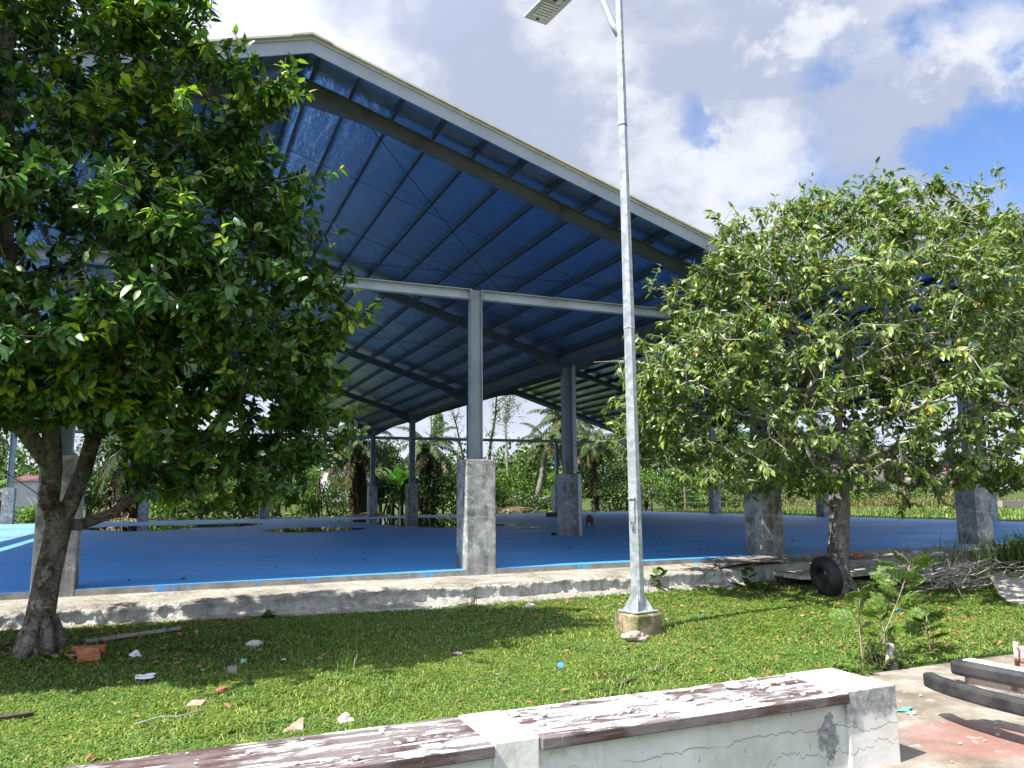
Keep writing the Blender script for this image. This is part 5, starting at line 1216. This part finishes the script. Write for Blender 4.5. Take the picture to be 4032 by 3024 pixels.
# taller trees standing behind the shrubs
def back_tree(c, h, r, n, ls, mats, label, seed):
    t = shrub('broadleaf_tree', 'tree', (c[0], c[1], h*.62), (r, r*.8, h*.42), n, ls, mats, label, seed, 0)
    rng = np.random.default_rng(seed); mb = MB(); x, y = c; mb.tube([(x, y, -.4), (x+.1, y, h*.3), (x+rng.uniform(-.3, .3), y, h*.62), (x+rng.uniform(-.5, .5), y, h*.85)], [.2, .15, .10, .04], 8)
    for k in range(6):
        a = k*1.1+rng.random(); z = h*rng.uniform(.3, .6); mb.tube([(x, y, z), (x+math.cos(a)*r*.4, y+math.sin(a)*r*.3, z+h*.12), (x+math.cos(a)*r*.75, y+math.sin(a)*r*.5, z+h*.2)], [.08, .05, .02], 5)
    mb.build('trunk', ['trunk_dark'], t, True)
for k, (c, h, r, n, ls, mats, lab) in enumerate((((-2.0, 47), 8.2, 3.0, 4200, .26, ('bush_dark','bush_mid'), 'tall dark broadleaf tree behind the dark left palm'), ((3.2, 48), 6.6, 2.6, 3600, .26, ('bush_mid','bush_dark'), 'broadleaf tree rising behind the bright feathery shrub'),
    ((8.6, 49), 6.0, 2.4, 3200, .26, ('bush_dark','bush_mid'), 'broadleaf tree just left of the shaggy oil palm'), ((16.4, 46.5), 6.0, 2.0, 3200, .24, ('bush_dark','bush_dark'), 'dark broadleaf tree behind the vine covered palm'), ((33.5, 48), 8.0, 2.6, 4000, .26, ('bush_dark','bush_mid'), 'dark broadleaf tree behind the drain pipe and lamp'),
    ((41.0, 49), 8.6, 3.2, 4200, .28, ('bush_mid','bush_dark'), 'broadleaf tree behind the left half of the right tree'), ((50.5, 50), 8.8, 3.4, 4200, .28, ('bush_dark','bush_mid'), 'broadleaf tree behind the middle of the right tree'), ((60.5, 51), 8.6, 3.4, 4200, .3, ('bush_mid','bush_dark'), 'broadleaf tree behind the right half of the right tree'), ((70.0, 51), 8.6, 3.4, 4000, .3, ('bush_dark','bush_mid'), 'broadleaf tree beyond the far right of the hall'))):
    back_tree(c, h, r, n, ls, mats, lab, 300+k)
# shrubs, left to right
SH = [((-5.6,36.2,.2), (1.9,1.2,1.4), 1500, .20, ('feather','bush_bright'), 'bright low shrub in front of the white gatehouse'),
 ((2.3,36.6,.7), (2.3,1.5,2.7), 4200, .17, ('feather','bush_bright'), 'bright yellow-green feathery shrub under the left tree branch'),
 ((5.4,37.4,.8), (2.4,1.6,3.3), 4600, .18, ('bush_mid','feather'), 'mid green shrub beyond the second back pier'),
 ((8.2,36.9,.7), (2.3,1.5,3.2), 5000, .16, ('feather','bush_mid'), 'feathery green shrub left of the stick tripod'),
 ((10.0,38.9,.7), (1.8,1.4,3.0), 2600, .18, ('bush_mid','feather'), 'shrub just behind the stick tripod'),
 ((13.7,38.5,.7), (1.5,1.2,2.9), 2600, .2, ('bush_dark','bush_mid'), 'dark shrub between the oil palm and the banana plants'),
 ((19.4,38.0,.7), (2.2,1.5,3.1), 4200, .18, ('bush_mid','bush_dark'), 'mid green shrub right of the vine covered palm'),
 ((22.0,40.0,.9), (2.3,1.7,3.6), 4200, .2, ('bush_mid','feather'), 'leafy shrub at the foot of the black dead tree'),
 ((24.0,37.7,.4), (1.6,1.2,1.7), 1800, .18, ('bush_dark','bush_mid'), 'low dark shrub at the foot of the leaning palm'),
 ((24.9,42.5,1.0), (2.6,2.0,3.4), 3000, .22, ('bush_mid','bush_bright'), 'large sunlit shrub behind the leaning palm'),
 ((28.4,42.0,.8), (2.2,1.7,3.2), 2600, .22, ('bush_bright','bush_mid'), 'bright shrub left of the inner valley pier'),
 ((32.4,40.2,.8), (1.8,1.5,2.4), 2000, .2, ('bush_mid','bush_dark'), 'shrub just right of the inner valley pier'),
 ((34.6,39.0,1.4), (1.8,1.5,2.6), 2200, .18, ('bush_mid','bush_bright'), 'airy small tree shrub left of the galvanised lamp'),
 ((38.6,41.0,.8), (2.6,1.8,3.4), 2600, .22, ('bush_mid','bush_dark'), 'tall green shrub behind the galvanised lamp'),
 ((43.5,42.0,.8), (2.8,2.0,3.2), 2600, .24, ('bush_mid','bush_bright'), 'green shrub behind the left side of the right tree'),
 ((49.0,41.0,.6), (3.0,2.0,2.8), 2600, .24, ('bush_mid','feather'), 'shrub behind the right tree beside the palm'),
 ((55.0,42.0,.6), (3.2,2.0,2.8), 2600, .26, ('bush_mid','grass_dry'), 'dusty green shrub behind the right tree trunk'),
 ((61.5,43.0,.4), (3.2,2.0,2.6), 2400, .28, ('bush_mid','grass_dry'), 'dusty shrub beyond the dry grass'),
 ((68.0,40.0,.4), (3.4,2.0,2.4), 2400, .28, ('bush_mid','bush_bright'), 'green shrub at the far right behind the hall'),
 ((-5.5,45,1.8), (3.0,1.8,5.0), 3000, .26, ('bush_mid','bush_dark'), 'tall leafy tree-like shrub above the white gatehouse'),
 ((7.6,45,1.4), (3.0,1.8,4.4), 3000, .24, ('bush_mid','bush_dark'), 'tall shrub behind the feathery shrubs left of the oil palm'),
 ((20.6,44.5,1.4), (2.6,1.8,4.3), 3000, .24, ('bush_dark','bush_mid'), 'tall dark shrub behind the forked dead tree'),
 ((28.0,46.5,1.6), (3.0,1.8,4.8), 3000, .26, ('bush_mid','bush_dark'), 'tall shrub between the leaning palm and the tall palm'),
 ((36.5,46,1.6), (3.2,1.8,5.2), 3000, .26, ('bush_mid','bush_dark'), 'tall green shrub behind the thin dark tree by the lamp'),
 ((45.5,47,1.6), (3.6,1.8,5.0), 3000, .28, ('bush_dark','bush_mid'), 'tall dark shrub left of the palm beyond the right tree'),
 ((53.5,47,1.6), (3.8,1.8,5.0), 3000, .28, ('bush_mid','bush_dark'), 'tall shrub right of the palm beyond the right tree'),
 ((62.5,48,1.5), (4.0,1.8,4.6), 3000, .3, ('bush_dark','bush_mid'), 'tall dark shrub above the dusty shrubs at far right'),
 ((43.0,37.5,.3), (2.4,1.2,2.0), 1800, .2, ('bush_mid','grass_dry'), 'low green scrub behind the right back pier'),
 ((49.0,38.2,.3), (2.6,1.2,2.3), 1900, .2, ('bush_mid','feather'), 'green scrub behind the dry scrub left of the right tree trunk'),
 ((54.6,37.8,.2), (2.4,1.2,2.1), 1800, .2, ('feather','grass_dry'), 'yellow-green scrub right behind the right tree trunk'),
 ((60.5,38.2,.2), (2.6,1.2,2.1), 1800, .2, ('bush_mid','grass_dry'), 'green scrub between the two right hand dry scrubs'),
 ((46.5,36.5,.1), (2.2,1.2,1.5), 1500, .2, ('grass_dry','bush_mid'), 'straw coloured scrub at the left end of the dry grass'),
 ((51.5,37.0,.1), (2.6,1.2,1.8), 1800, .2, ('grass_dry','grass_tall'), 'dry scrub just left of the right tree trunk'),
 ((57.5,36.8,.1), (2.6,1.2,1.7), 1800, .2, ('grass_dry','bush_mid'), 'dry scrub just right of the right tree trunk'),
 ((63.5,36.0,.0), (2.6,1.2,1.5), 1700, .2, ('grass_dry','bush_bright'), 'dry scrub left of the far right pier'),
 ((16.3,41.5,1.0), (1.8,1.5,3.6), 2600, .2, ('bush_dark','bush_mid'), 'tall dark shrub behind the taller banana plant'),
 ((12.6,42.5,1.0), (2.2,1.6,3.4), 2800, .2, ('bush_mid','bush_dark'), 'shrub behind the trunk of the shaggy oil palm'),
 ((-11.5,38.5,.6), (2.4,1.6,2.8), 2000, .22, ('bush_mid','bush_bright'), 'leafy shrub left of the back left pier'),
 ((-3.0,41.0,1.4), (2.2,1.6,4.4), 3200, .22, ('bush_dark','bush_mid'), 'dark tree-like shrub behind the dark left palm'),
 ((.6,41.5,1.4), (2.4,1.8,4.2), 3200, .22, ('bush_dark','bush_mid'), 'dark shrub between the dark left palm and bright shrubs'),
 ((5.0,43.5,1.1), (3.0,2.0,3.9), 3000, .24, ('bush_mid','bush_dark'), 'shrub farther back below the pink roofed house')]
for k, (c, r, n, ls, mats, lab) in enumerate(SH): shrub('shrub', 'shrub', c, r, n, ls, mats, lab, 100+k)
heap('dead_fronds', 'fronds', (21.6,36.2), (2.6,1.0,1.15), 26, 'big brown heap of dead palm fronds right of the big pier', 1)
heap('dead_fronds', 'fronds', (11.8,35.2), (3.0,.6,.25), 18, 'low brown litter of dead fronds under the oil palm', 2)
heap('dead_fronds', 'fronds', (25.8,35.6), (1.6,.7,.4), 12, 'smaller heap of dead fronds left of the inner valley pier', 3)
heap('dead_fronds', 'fronds', (-.6,36.0), (2.2,.9,.35), 14, 'brown fronds at the foot of the dark left palm', 4)
# stick tripod, white stick, box and shoe on the floor
for k, (a, b_, lab) in enumerate((((9.25,35,-.25), (9.30,35.1,2.8), 'upright dark pole of the leaning sticks by the oil palm'), ((10.0,35.1,-.25), (9.28,35.2,2.5), 'dark stick leaning left by the oil palm'), ((9.55,35.3,-.25), (9.32,35.2,2.3), 'short dark stick between two longer sticks by the oil palm'))):
    mb = MB(); mb.tube([a, b_], [.035, .022], 6); tag(mb.build('pole', ['trunk_dark'], None, True), lab, 'stick', 'sticks by the oil palm')
mb = MB(); mb.tube([(14.05,34.4,-.25), (14.0,34.4,.1), (14.02,34.4,.62)], [.05,.045,.04], 8); tag(mb.build('white_stick', ['paper'], None, True), 'short white stake standing behind the floor edge between valley piers', 'stake')
mb = MB(); mb.rbox((20.05,25.8,.12), (.62,.4,.24), R(6)); tag(mb.build('timber_block', ['dark_plastic'], bevel=.01), 'dark block on the floor left of the inner valley pier', 'block')
mb = MB(); mb.rock((11.62,8.75,.04), (.10,.05,.045), 4, 2, .3); tag(mb.build('shoe', ['dark_plastic'], None, True), 'dark shoe lying against the inner valley pier', 'shoe')
# debris on the blue floor
P = np.stack([RNG.uniform(-4, 16, 150), RNG.uniform(.5, 26, 150), np.full(150, .012)], 1); n = len(P); Dv = RNG.normal(size=(n, 3)); Dv[:, 2] = .05; N = RNG.normal(size=(n, 3))*.2+np.array([0, 0, 1])
tag(leaf_object('floor_litter', P, Dv, N, RNG.uniform(.05, .16, n), RNG.uniform(.02, .06, n), ['trunk_dark', 'litter'], None, (RNG.random(n) < .4).astype(int)), 'dark dry leaves and dirt flecks on the blue floor', 'litter', kind='stuff')
# houses far behind
def house(c, sx, sy, h, rh, wall, roof, label, rz=0, wins=2, eave=.4):
    t = thing('house', label, 'house', (c[0], c[1], c[2])); x, y, z = c; mb = MB(); mb.box(x-sx/2, x+sx/2, y-sy/2, y+sy/2, z, z+h); mb.build('wall', [wall], t)
    if rh > 0:
        mb = MB(); e = eave; mb.add([(x-sx/2-e, y-sy/2-e, z+h), (x+sx/2+e, y-sy/2-e, z+h), (x+sx/2+e, y+sy/2+e, z+h), (x-sx/2-e, y+sy/2+e, z+h), (x-sx*.25, y, z+h+rh), (x+sx*.25, y, z+h+rh)], [(0,1,5,4), (2,3,4,5), (1,2,5), (3,0,4), (3,2,1,0)]); mb.build('roof', [roof], t)
    else:
        mb = MB(); mb.box(x-sx/2-.25, x+sx/2+.25, y-sy/2-.25, y+sy/2+.25, z+h, z+h+.22); mb.build('roof', [roof], t)
    for k in range(wins):
        wx = x-sx/2+sx*(k+.5)/wins; mb = MB(); mb.box(wx-.45, wx+.45, y-sy/2-.03, y-sy/2+.05, z+h*.42, z+h*.8); f = mb.build('window', ['white_paint'], t)
        for q in (-1, 1):
            mb = MB(); mb.box(wx+q*.2-.17, wx+q*.2+.17, y-sy/2-.045, y-sy/2-.028, z+h*.46, z+h*.76); mb.build('pane', ['glass_dark'], f)
house((-6.4,43.0,-.3), 2.0, 3.0, 2.55, .38, 'render', 'roof_maroon', 'small white gatehouse with a maroon hipped roof at far left', 0, 0, .12)
house((-8.3,43.5,-.3), 2.6, 3.0, 1.9, 0, 'render', 'white_paint', 'low white wall building with windows left of the gatehouse', 0, 2)
house((32.3,82,1.2), 3.2, 4, 2.7, 1.0, 'render_cream', 'roof_red', 'distant cream house with a red roof left of the grey pier column', 0, 2)
house((18.2,78,.6), 2.6, 5, 3.6, 0, 'render', 'render', 'distant white flat roofed house behind the oil palm', 0, 2)
house((15.6,92,1.6), 3.2, 5, 2.9, .9, 'render_cream', 'roof_red', 'distant red roofed house left of the white flat roofed house', 0, 2)
house((2.8,80,.6), 3.4, 5, 3.6, 1.1, 'render_cream', 'roof_red', 'distant house with a pinkish red roof behind the left tree', 0, 3)
house((25.0,88,1.0), 3.6, 5, 2.7, .9, 'render', 'roof_maroon', 'distant white house with a dark roof behind the vine covered palm', 0, 3)
mb = MB()
for k in range(3): mb.rbox((27.0+k*.15, 40.0, .75+k*.16), (2.2-.3*k, 1.3, .05), R(5), R(-8), R(3-3*k))
t = tag(mb.build('metal_sheets', ['turq']), 'stack of pale turquoise metal sheets left of the inner valley pier', 'sheets')
# dry grass and wire fence on the right
def clump(x0, x1, y0, y1, n, h, mats, name, label, second=.3, wd=.03):
    P = np.stack([RNG.uniform(x0, x1, n), RNG.uniform(y0, y1, n), np.zeros(n)], 1); P[:, 2] = gz(P[:, 0], P[:, 1]); P = P[vnoise(P[:, 0], P[:, 1], .5) > .33]; n = len(P)
    tag(blades(name, P, RNG.uniform(.5, 1.1, n)*h, wd*RNG.uniform(.7, 1.4, n), RNG.uniform(.1, .9, n), list(mats), None, (RNG.random(n) < second).astype(int)), label, 'grass', kind='stuff')
clump(42, 72, 33.5, 40, 5000, .95, ('grass_dry', 'grass_tall'), 'dry_grass', 'tall straw coloured dry grass beyond the right side of the hall', .35, .05)
clump(33, 48, 20, 34, 5000, .5, ('grass_tall', 'grass_dry'), 'verge_grass', 'green verge grass along the right side of the floor', .2, .035)
fence = thing('wire_fence', 'rusty post and wire fence in the dry grass beyond the hall', 'fence', (52, 37.5, -.25))
for k in range(12):
    x = 37+k*2.9; mb = MB(); mb.box(x-.04, x+.04, 37.46, 37.54, -.4, 2.1); mb.build('post', ['chip'], fence)
for zz in (.5, .95, 1.4, 1.85):
    mb = MB(); mb.tube([(36.5,37.45,zz), (69.5,37.45,zz)], .012, 4); mb.build('wire', ['bolt'], fence)
bl = MB(); bl.box(62, 78, 30.0, 30.5, -.4, .35); tag(bl.build('low_wall', ['board']), 'low grey roadside wall at the far right', 'wall')
# wooded rise far behind
def woods(name, xs_, ys_, zf, n, ls, mats, label, seed):
    rng = np.random.default_rng(seed); k = n//70; C = np.stack([rng.uniform(*xs_, k), rng.uniform(*ys_, k), np.zeros(k)], 1); C[:, 2] = zf(C[:, 0], C[:, 1])*rng.uniform(.15, 1, k); rad = rng.uniform(1.2, 2.8, k)
    i = rng.integers(0, k, n); dv = norm(rng.normal(size=(n, 3))); P = C[i]+dv*(rad[i]*rng.uniform(.6, 1.05, n))[:, None]; Dv = rng.normal(size=(n, 3))+dv; N = dv*.6+np.array([0, 0, .8])+rng.normal(size=(n, 3))*.3
    tag(leaf_object(name, P, Dv, N, ls*rng.uniform(.6, 1.3, n), ls*.6*np.ones(n), list(mats), None, (rng.random(n) < .35).astype(int), False), label, 'woods', kind='stuff')
woods('distant_woods', (-40, 40), (92, 104), lambda x, y: 3.6+1.6*vnoise(x, y, .12), 15000, .8, ('bush_dark', 'bush_mid'), 'far dark treeline behind the houses', 1)
woods('hillside_woods', (44, 130), (100, 125), lambda x, y: np.clip(6+(x-44)*.12, 4, 12)+2.5*vnoise(x, y, .15), 20000, 1.0, ('bush_dark', 'bush_mid'), 'wooded hillside rising beyond the dead tree', 2)
woods('roadside_woods', (50, 90), (50, 62), lambda x, y: 4.5+1.6*vnoise(x, y, .2), 12000, .5, ('bush_mid', 'bush_dark'), 'band of green trees beyond the dry grass', 3)
woods('sky_block_woods', (-48, -30), (-6, 44), lambda x, y: 7.5+2*vnoise(x, y, .2), 9000, .6, ('bush_mid', 'bush_dark'), 'unseen green trees added along the left side to block low sky light', 6)  # out-of-view trees added to cut low sky light on piers and foil
woods('left_woods', (-40, -9), (46, 60), lambda x, y: 5.5+2*vnoise(x, y, .2), 7000, .5, ('bush_mid', 'bush_dark'), 'green trees behind the white gatehouse', 4)

# ------------------------------------------------------------------ dog walking away over the floor
dog = thing('dog', 'brown short-haired dog walking away on the floor right of the inner valley pier', 'dog', (14.3, 11.45, 0))
def skin(name, verts, edges, radii, mats, parent, levels=2):
    me = bpy.data.meshes.new(name); me.from_pydata(verts, edges, []); o = link_mesh(name, me, mats, parent)
    o.modifiers.new('skin', 'SKIN').use_smooth_shade = True; sv = me.skin_vertices[0].data
    for k, r in enumerate(radii): sv[k].radius = (r, r) if isinstance(r, (int, float)) else r
    sv[0].use_root = True; md = o.modifiers.new('subsurf', 'SUBSURF'); md.levels = levels; md.render_levels = levels
    return o
DA = R(62); fx, fy = math.cos(DA), math.sin(DA)
def dp(f, s, z): return (14.35+fx*f+fy*s, 11.5+fy*f-fx*s, z)
dv_ = [dp(0,0,.42), dp(.16,0,.42), dp(.34,0,.40), dp(.50,0,.39), dp(.61,0,.37), dp(.69,0,.33), dp(.77,0,.27), dp(.85,0,.22),          # 0-7 pelvis .. chest, neck, head, muzzle
       dp(-.01,-.07,.36), dp(.05,-.09,.27), dp(-.09,-.09,.17), dp(-.06,-.09,.05), dp(-.01,-.09,.02),      # 8-12 left hind: hip, knee, hock, foot
       dp(-.01,.08,.36), dp(.00,.11,.27), dp(-.17,.13,.17), dp(-.16,.14,.05), dp(-.11,.14,.02),       # 13-17 right hind
       dp(.49,-.06,.30), dp(.46,-.07,.20), dp(.50,-.07,.05), dp(.54,-.07,.02), dp(.51,.06,.30), dp(.55,.07,.19), dp(.60,.07,.06), dp(.64,.07,.03),  # 18-25 front legs
       dp(-.07,-.02,.40), dp(-.14,-.05,.31), dp(-.16,-.07,.22),       # 26-28 tail
       dp(.67,-.055,.37), dp(.66,-.085,.36), dp(.67,.055,.37), dp(.66,.085,.36)]   # 29-32 ears
de = [(0,1),(1,2),(2,3),(3,4),(4,5),(5,6),(6,7),(0,8),(8,9),(9,10),(10,11),(11,12),(0,13),(13,14),(14,15),(15,16),(16,17),(3,18),(18,19),(19,20),(20,21),(3,22),(22,23),(23,24),(24,25),(0,26),(26,27),(27,28),(5,29),(29,30),(5,31),(31,32)]
drd = [.085,.075,.10,.105,.07,.062,.045,.03, .06,.042,.021,.018,.022, .06,.042,.021,.018,.022, .045,.026,.019,.022,.045,.026,.019,.022, .022,.016,.010, .022,.010,.022,.010]
skin('body', dv_, de, drd, ['dog'], dog)
